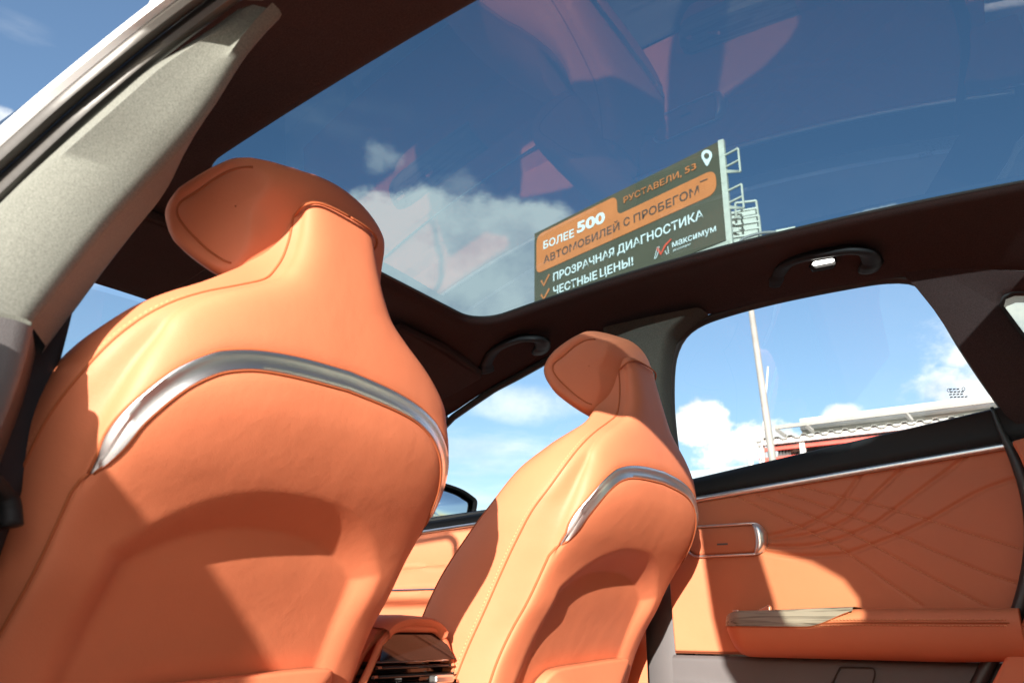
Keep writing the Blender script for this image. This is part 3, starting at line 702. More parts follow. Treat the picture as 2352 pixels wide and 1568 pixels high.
    for it in range(26): full[1:-1] = full[1:-1]*(1-wr*.5)+.25*wr*(full[:-2]+full[2:])      # round the back edges softly
    mb = MB().grid(full, wrap=True)
    hr_ = part(mb, 'headrest', 'leather', angle=180)
    for s in (1, -1):
        seam = np.array(ringat(s*.980, .0270)); ix = [i for i in range(len(prof)) if prof[i][0] > .712 or prof[i][1] > 1.47 and prof[i][0] > .70]
        o = MB().tube(seam[ix], .0015, 6).build('panel_seam', 'leather_seam', None, angle=180); o.parent = hr_
    # seat cushion under the back
    rows = []
    for x in np.linspace(.78, 1.42, 26):
        t = (x-.78)/.64; zt = .52+.05*t-.03*float(sstep(.9, 1, t)); r = []
        for y in np.linspace(-1, 1, 25): r.append((x, y*.265, zt+.05*abs(y)**3-.12*max(0, abs(y)-.93)/.07-.05*float(sstep(.96, 1, t))))
        rows.append(r)
    part(MB().grid(rows), 'seat_cushion', 'leather', solid=.16, soff=-1, angle=60)
    part(MB().box((1.08, 0, .31), (.28, .20, .06)), 'seat_base', 'black', smooth=False, bevel=.02)
    return root
def copy_tree(o, parent=None):
    c = o.copy(); COL.objects.link(c)
    if parent is not None: c.parent = parent; c.matrix_parent_inverse = o.matrix_parent_inverse.copy()
    for ch in list(o.children): copy_tree(ch, c)
    return c
seat1 = make_seat()
seat2 = copy_tree(seat1)
seat1.location = (seat1.location.x, .374, .3)
seat2.location = (seat1.location.x-.055, -.357, .3)
tag(seat1, 'large orange leather front seat beside the sunlit grey pillar, its headrest against the glass roof', 'car seat', 'front seats')
tag(seat2, 'smaller orange leather front seat in front of the far back door, its side in sun', 'car seat', 'front seats')

# ------------------------------------------------------------------ far back door
rd = empty('rear_door'); rd.parent = car; rd.matrix_parent_inverse = car.matrix_world.inverted()
rd['label'] = 'far back door with quilted orange leather panel and closed window'
def zstrip(x): return 1.2262+(0.676-x)*.0865
def zsill(x): return 1.2775+(0.676-x)*.117
pane(REAR_WIN, -1, .004, 'window_pane', 'clear', parent=rd)
# printed approval mark in the corner of the pane (its codes are left out)
mk = MB()
def gpt(a, b): q = on_plane(a, b, (0, 1, -.45), (0, -.738, 1.3)); return q
for r_, (n_, y0) in enumerate(((3, 893), (4, 899), (4, 905), (5, 911))):
    for k in range(n_):
        a0 = 2180+k*8.5+(r_ % 2)*2; mk.add([gpt(a0, y0-.25*k*.9), gpt(a0+6.2, y0-.25*k*.9-1.2), gpt(a0+6.2, y0-.25*k*.9+1.6), gpt(a0, y0-.25*k*.9+2.8)], [(0, 1, 2, 3)])
for cx, cy in ((2179, 896), (2213, 893)):
    ring_ = [(gpt(cx+4.2*math.cos(t), cy+4.2*math.sin(t)), gpt(cx+3.0*math.cos(t), cy+3.0*math.sin(t))) for t in np.linspace(0, 2*PI, 17)]
    mk.grid([[p for p, q in ring_], [q for p, q in ring_]])
cpart(mk, 'glass_mark', 'black', parent=rd, smooth=False)
# black belt of the door
xs_ = np.linspace(-.02, .765, 60); rows = []
for x in xs_:
    zt, zb = zsill(x), zstrip(x)
    rows.append([(x, -wy(zt)-.012, zt-.02), (x, -wy(zt)+.001, zt-.001), (x, -wy(zt)+.008, zt+.0015), (x, -wy(zt)+.015, zt-.002), (x, -.716, (zt+zb)/2+.01), (x, -.7135, (zt+zb)/2-.008), (x, -.7145, zb+.008), (x, -.722, zb+.003)])
cpart(MB().grid(rows), 'belt_panel', 'black', parent=rd, angle=60)
cpart(MB().tube([(x, -.7155, zstrip(x)) for x in xs_], .0066, 8), 'metal_strip', 'chrome', parent=rd, angle=180)
# quilted leather panel
Z3 = lambda a, b: (1548.1+a*.3418, 1032.4+b*.3418)
def qline(L): return spline([on_y(*Z3(a, b), -.72)[[0, 2]] for a, b in L], 60)
EMB = [qline(L) for L in (
 [(600, 590), (760, 555), (860, 525), (970, 470), (1070, 405), (1145, 325), (1215, 225), (1260, 150)],
 [(600, 612), (800, 590), (945, 565), (1075, 520), (1200, 450), (1300, 355), (1400, 255), (1490, 170), (1540, 120)],
 [(600, 650), (850, 652), (1050, 622), (1200, 570), (1345, 505), (1480, 410), (1650, 280), (1880, 110), (1960, 40)],
 [(600, 682), (720, 706), (850, 718), (1050, 712), (1170, 698), (1340, 640), (1510, 575), (1720, 475), (2050, 285), (2340, 180), (2500, 130)])]
STI = [qline(L) for L in (
 [(400, 305), (540, 370), (680, 440), (860, 525), (1050, 622), (1175, 698), (1400, 860), (1670, 1050)],
 [(560, 305), (780, 385), (970, 470), (1075, 520), (1200, 570), (1340, 642), (1560, 765), (1800, 895), (2100, 1050)],
 [(700, 285), (900, 345), (1070, 405), (1200, 452), (1345, 507), (1510, 577), (1800, 705), (2100, 830), (2400, 930)],
 [(870, 250), (1010, 290), (1145, 325), (1300, 357), (1480, 410), (1720, 478), (2000, 570), (2400, 690)])]
def dist_poly(px_, pz_, L):
    A, B = L[:-1], L[1:]; D = B-A; den = (D**2).sum(1)+1e-12
    t = np.clip(((px_[:, None]-A[:, 0])*D[:, 0]+(pz_[:, None]-A[:, 1])*D[:, 1])/den, 0, 1)
    dx_ = px_[:, None]-(A[:, 0]+t*D[:, 0]); dz_ = pz_[:, None]-(A[:, 1]+t*D[:, 1])
    return np.sqrt((dx_**2+dz_**2).min(1))
gx = np.linspace(.742, .02, 330); gv = np.linspace(0, 1, 170)
X, V = np.meshgrid(gx, gv, indexing='ij'); zb = .912
Zt = 1.2232+(0.676-X)*.0865; Zg = zb+(Zt-zb)*V; fx, fz = X.ravel(), Zg.ravel()
Y = np.full(fx.shape, -.7200)
Y += .010*np.sin(np.clip((fz-zb)/.33, 0, 1)*PI)                                   # soft crown
puff = np.zeros_like(Y)
for L in EMB:
    d = dist_poly(fx, fz, L); Y -= .0040*np.exp(-(d/.0042)**2)
for L in STI:
    d = dist_poly(fx, fz, L); Y -= .0016*np.exp(-(d/.0035)**2)
Y -= .012*sstep(.006, 0, np.minimum(fz-zb, .742-fx))
cpart(MB().grid(np.stack([fx, Y, fz], 1).reshape(330, 170, 3)), 'quilted_panel', 'leather', parent=rd, angle=180)
def ydoor(x, z): return -.7200+.010*math.sin(min(1, max(0, (z-zb)/.33))*PI)
for L in STI:
    P = [(x, ydoor(x, z)-.0007, z) for x, z in L if .03 < x < .735 and .98 < z < 1.222+(0.676-x)*.0865]
    if len(P) > 3:
        o = stitch_row(P, 'quilt_stitching', rd, pitch=.0062, L=.0040, r=.0008)
# pull handle: recessed leather plate in a bright frame
def rnd(cx, cz, hx, hz, r, n=10, pw=None):
    pts = []
    for sx, sz, a0 in ((1, 1, 0), (-1, 1, 90), (-1, -1, 180), (1, -1, 270)):
        for k in range(n+1):
            a = math.radians(a0+90*k/n); pts.append((cx+sx*(hx-r)+r*math.cos(a), cz+sz*(hz-r)+r*math.sin(a)))
    return pts
hC = (.607, 1.1365); HX, HZ = .086, .031
fo = resample(rnd(*hC, HX, HZ, .026), 120, True)
yb = -.709
cpart(MB().tube([(x, yb+.004, z) for x, z in fo], .0026, 8, closed=True), 'handle_frame', 'chrome', parent=rd, angle=180)
rows = []
for t in np.linspace(-.97, .97, 41):                   # the grip at the back end of the frame
    z_ = hC[1]+t*HZ; e_ = HX-.026+.026*math.sqrt(max(0, 1-max(0, (abs(t)*HZ-(HZ-.026))/.026)**2)); xo_ = hC[0]-e_-.003
    xi_ = max(hC[0]-HX+.021+.006*t*t, xo_+.002); h_ = .014*math.sqrt(max(0, 1-abs(t)**4))+.004
    rows.append([(xo_+(xi_-xo_)*a_, yb-.006+(h_+.006)*b_, z_) for a_, b_ in ((0, 0), (.03, .45), (.14, .78), (.34, .97), (.55, 1.0), (.78, .86), (.94, .55), (1, 0))])
cpart(MB().grid(rows), 'handle_grip', 'chrome', parent=rd, angle=70)
fi = resample(rnd(hC[0]+.006, hC[1], HX*.93, HZ*.935, .023), 100, True)
cpart(MB().grid([[(x, yb-.003, z) for x, z in fi], [(hC[0]+(x-hC[0])*.97, yb+.0015, hC[1]+(z-hC[1])*.94) for x, z in fi], [(hC[0]+(x-hC[0])*.85, yb+.003, hC[1]+(z-hC[1])*.8) for x, z in fi], [(hC[0]+(x-hC[0])*.3, yb+.0038, hC[1]+(z-hC[1])*.3) for x, z in fi], [(hC[0], yb+.004, hC[1]) for x, z in fi]], wrap=True), 'handle_plate', 'leather', parent=rd, angle=180)
cpart(MB().box((.612, yb+.0025, 1.1285), (.0115, .0025, .0018)), 'handle_slot', 'grey', parent=rd, smooth=False)
# armrest with its wood inlay
AX = np.linspace(.612, .095, 70)
def arm_sec(x):
    t = (.612-x)/.517
    nose = math.sqrt(max(0, 1-max(0, 1-t/.10)**2)) if t < .10 else 1
    zt = .965+(.0265+.006*float(sstep(.1, .55, t)))*nose; zbm = .9585-.050*nose**1.3*(1-.08*float(sstep(.75, 1, t)))
    yi = -.712+.080*nose
    return zt, zbm, yi
rows = []
for x in AX:
    zt, zb_, yi = arm_sec(x); h = zt-zb_
    rows.append([(x, -.722, zt-.001), (x, yi-.035*1, zt+.0005), (x, yi-.014, zt-.0022), (x, yi-.004, zt-.008), (x, yi, zt-.022*min(1, h/.05)), (x, yi-.0015, zt-.45*h), (x, yi-.010, zb_+.018*min(1, h/.05)), (x, yi-.028, zb_+.004), (x, yi-.045, zb_), (x, -.722, zb_)])
ar = MB().grid(rows); nn = len(rows[0]); ar.add(rows[0]+[tuple(np.mean(rows[0], axis=0))], [(i, i+1, nn) for i in range(nn-1)]); ar.add(rows[-1], [tuple(range(nn))])
cpart(ar, 'armrest', 'leather', parent=rd, sub=1, angle=180)
rows = []
for x in (.6116-.2766*np.linspace(0, 1, 56)**1.7):
    zt, zb_, yi = arm_sec(x); t = (.612-x)/.277
    zl = .9655+.030*float(sstep(.62, 1.0, t))         # lower edge of the veneer sweeps up at the back
    if zl > zt-.0035: continue
    r = []
    for k in range(7):
        f = k/6; z = zl+(zt+.0014-zl)*f; yv = yi+.0022-.005*f**2
        r.append((x, yv, z))
    r += [(x, yi-.014, zt+.0030), (x, yi-.040, zt+.0032), (x, -.716, zt+.0022)]
    rows.append(r)
cpart(MB().grid(rows), 'wood_inlay', 'wood', parent=rd, angle=60)
cpart(MB().tube([(x, arm_sec(x)[2]+.0012, min(.9655+.030*float(sstep(.62, 1.0, (.612-x)/.277)), arm_sec(x)[0])-.0005) for x in np.linspace(.608, .36, 40)], .0011, 6), 'inlay_gap', 'leather_seam', parent=rd)
cpart(MB().tube([(x, arm_sec(x)[2]+.0004, arm_sec(x)[0]-.0245) for x in np.linspace(.43, .11, 40)], .0014, 6), 'armrest_seam', 'leather_seam', parent=rd)
for k, dz in enumerate((-.0195, -.0290)):
    o = stitch_row([(x, arm_sec(x)[2]+.0004, arm_sec(x)[0]+dz) for x in np.linspace(.43, .11, 60)], 'armrest_stitching', rd, pitch=.006, L=.004)
sw = on_y(*Z3(625, 1095), -.665)
cpart(MB().slab([(sw[0]+.018, -.672, .9955), (sw[0]-.004, -.672, 1.005), (sw[0]-.008, -.672, 1.002), (sw[0]-.008, -.672, .994), (sw[0]+.014, -.672, .991)], (0, .012, 0)), 'window_switch', 'chrome_bright', parent=rd, smooth=False, bevel=.0015)
cpart(MB().box((.575, -.655, .9935), (.006, .008, .002)), 'switch_button', 'chrome_bright', parent=rd, smooth=False, bevel=.001)
# lower panel in grained plastic with the speaker dish and a red reflector outline
gx = np.linspace(.742, .02, 150); gz = np.linspace(.9085, .52, 100)
X, Zg = np.meshgrid(gx, gz, indexing='ij'); r = np.hypot((X-.70)/1.25, (Zg-.70)/.82)
Y = -.7130+.020*sstep(.905, .80, Zg)*0-.0*X
Y += .016*np.exp(-((r-.165)/.020)**2)-.014*sstep(.150, .120, r)+.006*np.exp(-((r-.115)/.008)**2)
Y -= .010*sstep(.903, .9085, Zg)
Y += .030*sstep(.20, .10, X)*sstep(.90, .84, Zg)
cpart(MB().grid(np.stack([X, Y, Zg], 2)), 'speaker_panel', 'grey', parent=rd, angle=180)
lo = [on_y(*Z3(a, b), -.709) for a, b in ((1070, 1560), (1085, 1520), (1110, 1475), (1135, 1460), (1320, 1465), (1345, 1480), (1350, 1510), (1335, 1560), (1325, 1580), (1060, 1585))]
cpart(MB().tube(resample(spline(lo, 60, True), 80, True), .0016, 6, closed=True), 'reflector_outline', 'rubber', parent=rd)

# ------------------------------------------------------------------ front doors (the camera's side and across)
def front_door(side):
    d = empty('front_door'); d.parent = car; d.matrix_parent_inverse = car.matrix_world.inverted()
    d['label'] = 'front door behind the black seat belt' if side > 0 else 'far front door with orange panel between the two seats'
    pane(FRONT_WIN, side, .004, 'window_pane', 'clear', parent=d)
    xs_ = np.linspace(.80, 1.80, 60)
    zs_ = lambda x: 1.248-.060*(x-1.217); zc = lambda x: 1.2135-.060*(x-1.217)
    rows = [[(x, side*(wy(zs_(x))+.012), zs_(x)-.02), (x, side*(wy(zs_(x))-.004), zs_(x)+.001), (x, side*(wy(zs_(x))-.016), zs_(x)-.002), (x, side*.722, zc(x)+.02), (x, side*.7195, zc(x)+.006), (x, side*.726, zc(x)+.002)] for x in xs_]
    cpart(MB().grid(rows), 'belt_panel', 'black', parent=d, angle=60)
    cpart(MB().tube([(x, side*.7205, zc(x)) for x in xs_], .0048, 8), 'metal_strip', 'chrome', parent=d)
    gx = np.linspace(.80, 1.80, 90); rows = []
    for x in gx:
        zt = zc(x)-.003; r = []
        for z in np.linspace(zt, .55, 90):
            q = (zt-z)
            lip = 1.105+.035*float(sstep(1.25, 1.02, x)*0)-.10*float(sstep(1.30, 1.05, x))
            y = .724-.006*math.sin(min(1, q/.10)*PI)
            y -= .030*float(sstep(lip+.006, lip-.002, z)*sstep(1.045, 1.055, z))     # shelf of the pull cup
            y -= .050*float(sstep(1.056, 1.046, z)*sstep(1.005, 1.030, z))
            y -= .010*float(sstep(1.03, 1.0, z))
            r.append((x, side*y, z))
        rows.append(r)
    cpart(MB().grid(rows), 'door_panel', 'leather', parent=d, angle=70)
    cpart(MB().tube([(x, side*.672, 1.049) for x in np.linspace(.86, 1.75, 40)], .0028, 8), 'pull_strip', 'chrome_bright', parent=d)
    # armrest with wood top
    rows = []
    for x in np.linspace(.84, 1.46, 30):
        t = (1.46-x)/.62; nose = math.sqrt(max(0, 1-max(0, 1-t/.14)**2)) if t < .14 else 1
        zt, zb_, yi = .915+.028*nose, .905-.06*nose, .712-.085*nose
        rows.append([(x, side*.722, zt), (x, side*(yi+.03), zt), (x, side*(yi+.008), zt-.004), (x, side*yi, zt-.02), (x, side*(yi+.01), zb_+.02), (x, side*(yi+.04), zb_), (x, side*.722, zb_)])
    cpart(MB().grid(rows), 'armrest', 'leather', parent=d, sub=1, angle=180)
    rows = []
    for x in np.linspace(1.15, 1.455, 24):
        t = (1.46-x)/.62; nose = math.sqrt(max(0, 1-max(0, 1-t/.14)**2)) if t < .14 else 1
        zt, yi = .915+.028*nose, .712-.085*nose
        rows.append([(x, side*(yi-.002), zt-.022), (x, side*(yi+.001), zt-.008), (x, side*(yi+.008), zt+.001), (x, side*(yi+.03), zt+.0025), (x, side*.715, zt+.0025)])
    cpart(MB().grid(rows), 'wood_inlay', 'wood', parent=d, angle=60)
    for xx in (1.40, 1.30): cpart(MB().box((xx, side*.655, .950), (.012, .006, .006)), 'window_switch', 'chrome_bright', parent=d, smooth=False, bevel=.002)
    w = MB(); w.slab([(.76, side*.80, 1.24), (1.74, side*.80, 1.20), (1.74, side*.86, .36), (.76, side*.86, .36)], (0, side*.015, 0))
    cpart(w, 'body_panel', 'white_paint', parent=d, smooth=False)
    # rubber round the window
    cpart(MB().tube(opening(FRONT_WIN, side, -.006, 160), .009, 8, closed=True), 'window_seal', 'rubber', parent=d)
    return d
for side in (1, -1): front_door(side)
w = MB(); w.slab([(.74, -.80, 1.26), (-.02, -.80, 1.33), (.02, -.82, 1.15), (.2, -.86, .75), (.28, -.86, .36), (.74, -.86, .36)], (0, -.015, 0))
cpart(w, 'body_panel', 'white_paint', parent=rd, smooth=False)

# near back door, standing open beside the camera
od = empty('rear_door'); od.parent = car; od.matrix_parent_inverse = car.matrix_world.inverted(); od['label'] = 'open back door beside the near pillar'
hd = np.array([-.371, .928]); hn = np.array([-.928, -.371]); H0 = np.array([.735, .80])
def odp(a, o_, z): q = H0+hd*a+hn*o_; return (q[0], q[1], z)
ol = [(.0, 1.19), (.62, 1.31), (.72, 1.20), (.62, .85), (.46, .62), (.42, .36), (.0, .36)]
cpart(MB().slab([odp(a, 0, z) for a, z in ol], (hn[0]*.03, hn[1]*.03, 0)), 'body_panel', 'white_paint', parent=od, smooth=False)
cpart(MB().slab([odp(a, .031, z) for a, z in [(.01, 1.185), (.60, 1.30), (.68, 1.20), (.58, .86), (.42, .62), (.39, .38), (.01, .38)]], (hn[0]*.058, hn[1]*.058, 0)), 'door_panel', 'leather', parent=od, smooth=False, bevel=.01)

# far door mirror: a dark shell with a curved glass
def door_mirror():
    d = empty('door_mirror'); d.parent = car; d.matrix_parent_inverse = car.matrix_world.inverted(); d['label'] = 'door mirror seen through the far front window'
    px = [(905, 1150), (918, 1118), (950, 1106), (985, 1104), (1020, 1110), (1060, 1124), (1086, 1141), (1094, 1150), (1093, 1165), (1085, 1195), (1050, 1214), (960, 1222), (915, 1200)]
    n_ = np.array([-.87, .48, .05]); n_ /= np.linalg.norm(n_); P0 = np.array([1.53, -.98, 1.33])
    L = np.array([on_plane(a, b, n_, P0) for a, b in px]); L = resample(spline(L, 80, True), 80, True); c = L.mean(0)
    rows = [c+(L-c)*.92-n_*.001, c+(L-c)*.935+n_*.006, c+(L-c)*.985+n_*.008, c+(L-c)*1.02+n_*.002, c+(L-c)*1.02-n_*.03, c+(L-c)*.85-n_*.09, c+(L-c)*.5-n_*.12, c+(L-c)*.02-n_*.125]
    cpart(MB().grid(np.array(rows), wrap=True), 'mirror_shell', 'black', parent=d, angle=50)
    R2 = [c+(L-c)*s-n_*(.004+.012*s*s) for s in (.945, .6, .3, .01)]
    cpart(MB().grid(np.array(R2), wrap=True), 'mirror_glass', 'mirror', parent=d, angle=180)
    cpart(MB().beam(c-n_*.05-np.array([0, 0, .06]), np.array([1.60, -.79, 1.20]), .07, .03), 'mirror_arm', 'black', parent=d, smooth=False, bevel=.008)
door_mirror()

# ------------------------------------------------------------------ seat belt on the near pillar
P = spline([(.770, .640, 1.275), (.772, .640, 1.22), (.775, .643, 1.14), (.778, .650, 1.05), (.785, .660, .94), (.795, .675, .75)], 40)
rows = [[p+np.array([-.25, .62, 0])*t*.030 for t in np.linspace(-1, 1, 6)] for p in P]
sb = MB().grid(rows).build('seat_belt', 'belt', None, solid=.0015, soff=0, angle=180)
tag(sb, 'black seat belt webbing hanging down between the near pillar and the big seat', 'seat belt')
bk = MB().tube(spline([(.72, .70, 1.066), (.735, .680, 1.064), (.75, .662, 1.058), (.755, .652, 1.048), (.752, .648, 1.030)], 20), [.006]*6+[.008]*8+[.010]*6, 10).build('belt_guide', 'black', None, angle=180)
bk.parent = sb

# ------------------------------------------------------------------ back seat, its side bolster just inside the frame
rs = empty('rear_seat', (-.2, 0, .3))
def rpart(mb, name, mat, **kw):
    o = mb.build(name, mat, None, **kw); o.parent = rs; o.matrix_parent_inverse = Matrix.Translation((-.2, 0, .3)).inverted(); return o
rows = []
for y in np.linspace(-.60, .60, 41):
    c = 1-abs(y/.60)**6; r = []
    for (x, z) in [(-.52, 1.06), (-.44, 1.09), (-.36, 1.06), (-.31, .95), (-.25, .80), (-.16, .62), (-.10, .56)]:
        r.append((x+.03*(abs(y)/.60)**2, y, z*(1-.02*(1-c))))
    rows.append(r)
rpart(MB().grid(rows), 'seat_back', 'leather', angle=180, sub=1)
rows = []
for y in np.linspace(-.62, .62, 41):
    rows.append([(x, y, z) for x, z in [(-.14, .56), (.0, .55), (.2, .565), (.33, .56), (.36, .53), (.35, .45), (.33, .30)]])
rpart(MB().grid(rows), 'seat_cushion', 'leather', angle=180, sub=1)
bol = [on_y(a, b, -.655) for a, b in ((2349, 1425), (2322, 1485), (2290, 1545), (2268, 1590), (2250, 1640), (2560, 1660), (2600, 1300), (2420, 1300))]
rpart(MB().slab(resample(spline(bol, 60, True), 60, True), (0, -.045, 0)), 'side_bolster', 'leather', bevel=.012)
bol = [on_y(a, b, -.665) for a, b in ((2322, 1012), (2338, 1040), (2358, 1085), (2375, 1150), (2500, 1150), (2500, 980), (2400, 992))]
o = cpart(MB().slab(bol, (0, -.03, 0)), 'side_lining', 'leather', parent=None, smooth=False, bevel=.006)
tag(rs, 'orange leather back seat, only its side bolster showing beside the far back door', 'car seat')

# ------------------------------------------------------------------ billboard
def hdir(px, py):
    d = pix_ray(px, py); h = math.hypot(d[0], d[1]); return np.array([d[0]/h, d[1]/h]), d[2]/h
uA, eA = hdir(1227.7, 536.9); uB, eB = hdir(1647.3, 326.7); uC, eC = hdir(1669.9, 551)
rB = 3.0/(eB-eC); rA = rB*eB/eA
BA = CAM[:2]+uA*rA; BB = CAM[:2]+uB*rB; ZT = .95+rB*eB; ZB = ZT-3.0
bw = np.linalg.norm(BB-BA); bx = (BB-BA)/bw; bn = np.array([-bx[1], bx[0]])
if np.dot(bn, CAM[:2]-BA) < 0: bn = -bn
bb = empty('billboard', (float((BA+BB)[0]/2), float((BA+BB)[1]/2), 0))
def bp(u, v, o=0.0):                                  # u across 0..bw, v down 0..3 -> point, o metres towards the viewer
    q = BA+bx*u+bn*o; return np.array([q[0], q[1], ZT-v])
binv = Matrix.Translation(bb.location).inverted()
def bpart(mb, name, mat, parent=None, **kw):
    o = mb.build(name, mat, None, **kw); o.parent = parent or bb
    o.matrix_parent_inverse = binv if parent is None else Matrix.Identity(4); return o
tag(bb, 'olive and orange billboard with white Cyrillic lettering, seen through the glass roof', 'billboard')
face = bpart(MB().slab([bp(0, 0), bp(bw, 0), bp(bw, 3), bp(0, 3)], tuple(np.append(-bn*.06, 0))), 'poster_face', 'olive', smooth=False)
# picture position on the face -> (u, v)
def buv(px, py):
    d = pix_ray(px, py); n3 = np.array([bn[0], bn[1], 0]); P0 = bp(0, 0); t = np.dot(P0-CAM, n3)/np.dot(d, n3); p = CAM+d*t
    return np.dot(p[:2]-BA, bx), ZT-p[2]
B4 = lambda a, b: buv(1205.9+a*.25634, 310+b*.25634)
uL, v1 = B4(105, 960); _, v2 = B4(105, 1225)
ua, va = B4(740, 575); ub, vb = B4(860, 680); uc, vc = B4(1660, 330); ud, vd = B4(1715, 400)
# the orange shape: a big bar with a raised left part
vt1 = B4(400, 755)[1]; vt2 = B4(1200, 545)[1]; vbm = B4(900, 890)[1]
uS = B4(825, 620)[0]; uR = B4(1715, 430)[0]
def fil(P, n=8):
    out_ = []
    for i, (u, v, r) in enumerate(P):
        p = np.array([u, v]); a = np.array(P[i-1][:2]); b = np.array(P[(i+1) % len(P)][:2])
        da = (a-p)/np.linalg.norm(a-p); db = (b-p)/np.linalg.norm(b-p)
        s0, s1 = p+da*r, p+db*r
        for k in range(n+1):
            t = k/n; out_.append((1-t)**2*s0+2*t*(1-t)*p+t*t*s1)
    return out_
shp = fil([(uL, vt1, .34), (uS, vt1, .26), (uS, vt2, .22), (uR, vt2, .30), (uR, vbm, .34), (uL, vbm, .24)])
bpart(MB().slab([bp(u, v, .016) for u, v in shp], tuple(np.append(-bn*.014, 0))), 'orange_patch', 'poster_orange', parent=face, smooth=False)
FONT = None
for cand in ('Inter', 'Bfont'):
    pass
def lettering(txt, px0, px1, mat, bold=.012, shear=0, o_=.026, vh=None, name='lettering'):
    """text from picture position px0 (lower-left of the first letter) to px1 (lower-right of the last)"""
    u0, w0 = B4(*px0); u1, w1 = B4(*px1)
    cu = bpy.data.curves.new('lettering', 'FONT'); cu.body = txt; cu.size = 1.0; cu.offset = bold; cu.shear = shear; cu.extrude = 0.0; cu.resolution_u = 4
    to = bpy.data.objects.new('lettering', cu); COL.objects.link(to); bpy.context.view_layer.update()
    me = bpy.data.meshes.new_from_object(to.evaluated_get(bpy.context.evaluated_depsgraph_get()))
    COL.objects.unlink(to); bpy.data.objects.remove(to); bpy.data.curves.remove(cu)
    co = np.array([v.co[:] for v in me.vertices]); x0, x1 = co[:, 0].min(), co[:, 0].max(); y1 = co[:, 1].max()
    cap = 0.72
    sx = (u1-u0)/(x1-x0); sy = (vh/cap) if vh else sx
    vm = (w0+w1)/2
    for v, c in zip(me.vertices, co):
        v.co = Vector(bp(u0+(c[0]-x0)*sx, w0+(w1-w0)*(c[0]-x0)/(x1-x0)-c[1]*sy, o_))
    ob = bpy.data.objects.new(name, me); COL.objects.link(ob); me.materials.clear(); me.materials.append(M_[mat])
    ob.parent = face; return ob
lettering('РУСТАВЕЛИ,', (890, 615), (1408, 373), 'poster_orange', .010, vh=.20)
lettering('53', (1438, 352), (1540, 305), 'poster_orange', .010, vh=.20)
lettering('БОЛЕЕ', (170, 1025), (445, 912), 'poster_white', .016, vh=.27)
lettering('500', (470, 882), (722, 778), 'poster_white', .035, vh=.37)
lettering('АВТОМОБИЛЕЙ', (172, 1155), (852, 850), 'poster_dark', .012, vh=.26)
lettering('С', (888, 825), (945, 800), 'poster_dark', .012, vh=.26)
lettering('ПРОБЕГОМ', (980, 790), (1565, 530), 'poster_dark', .012, vh=.26)
lettering('ПРОЗРАЧНАЯ', (258, 1312), (805, 1082), 'poster_white', .016, vh=.27)
lettering('ДИАГНОСТИКА', (832, 1070), (1605, 745), 'poster_white', .016, vh=.27)
lettering('ЧЕСТНЫЕ', (258, 1435), (652, 1288), 'poster_white', .016, vh=.27)
lettering('ЦЕНЫ!', (677, 1277), (975, 1165), 'poster_white', .016, vh=.27)
lettering('максимум', (1325, 1010), (1718, 862), 'poster_white', .008, vh=.20)
lettering('автохолдинг', (1330, 1048), (1492, 985), 'poster_white', .0, vh=.07)
def stroke(px, w, mat, name, closed=False, o_=.026, w1=None):
    Q = [np.array(B4(*p)) for p in px]; n = len(Q); Lf, Rt = [], []
    for i in range(n):
        t = Q[min(i+1, n-1)]-Q[max(i-1, 0)]; t /= np.linalg.norm(t); nn_ = np.array([-t[1], t[0]]); ww = w+(w1-w)*i/(n-1) if w1 else w
        Lf.append(Q[i]+nn_*ww/2); Rt.append(Q[i]-nn_*ww/2)
    mb = MB(); mb.grid([[bp(*p, o_) for p in Lf], [bp(*p, o_) for p in Rt]])
    o = mb.build(name, mat, None, smooth=False); o.parent = face; return o
stroke([(150, 1305), (172, 1350), (222, 1250)], .075, 'poster_orange', 'tick_mark')
stroke([(150, 1430), (172, 1472), (222, 1378)], .075, 'poster_orange', 'tick_mark')
stroke([(1572, 425), (1640, 398)], .035, 'poster_dark', 'dash_mark')
# map pin and the ticked emblem
pin = [B4(a, b) for a, b in ((1636, 282), (1605, 240), (1588, 205), (1588, 172), (1603, 148), (1635, 137), (1664, 148), (1678, 170), (1678, 200), (1662, 238))]
pin = spline(pin, 40, True); hole = [B4(1633+24*math.cos(t), 192+27*math.sin(t)) for t in np.linspace(0, 2*PI, 24, endpoint=False)]
bpart(MB().slab([bp(u, v, .026) for u, v in pin], tuple(np.append(-bn*.008, 0))), 'map_pin', 'poster_white', parent=face, smooth=False)
bpart(MB().slab([bp(u, v, .032) for u, v in hole], tuple(np.append(-bn*.005, 0))), 'map_pin_hole', 'olive', parent=face, smooth=False)
for px in ([(1165, 1110), (1190, 1010), (1206, 1000), (1196, 1060), (1180, 1105), (1165, 1110)], [(1262, 1040), (1275, 1070), (1292, 1062), (1284, 1000)]):
    stroke(px, .022, 'poster_white', 'emblem_outline')
stroke([(1190, 1015), (1222, 1068), (1262, 990), (1315, 935)], .10, 'poster_red', 'emblem_tick', w1=.05)
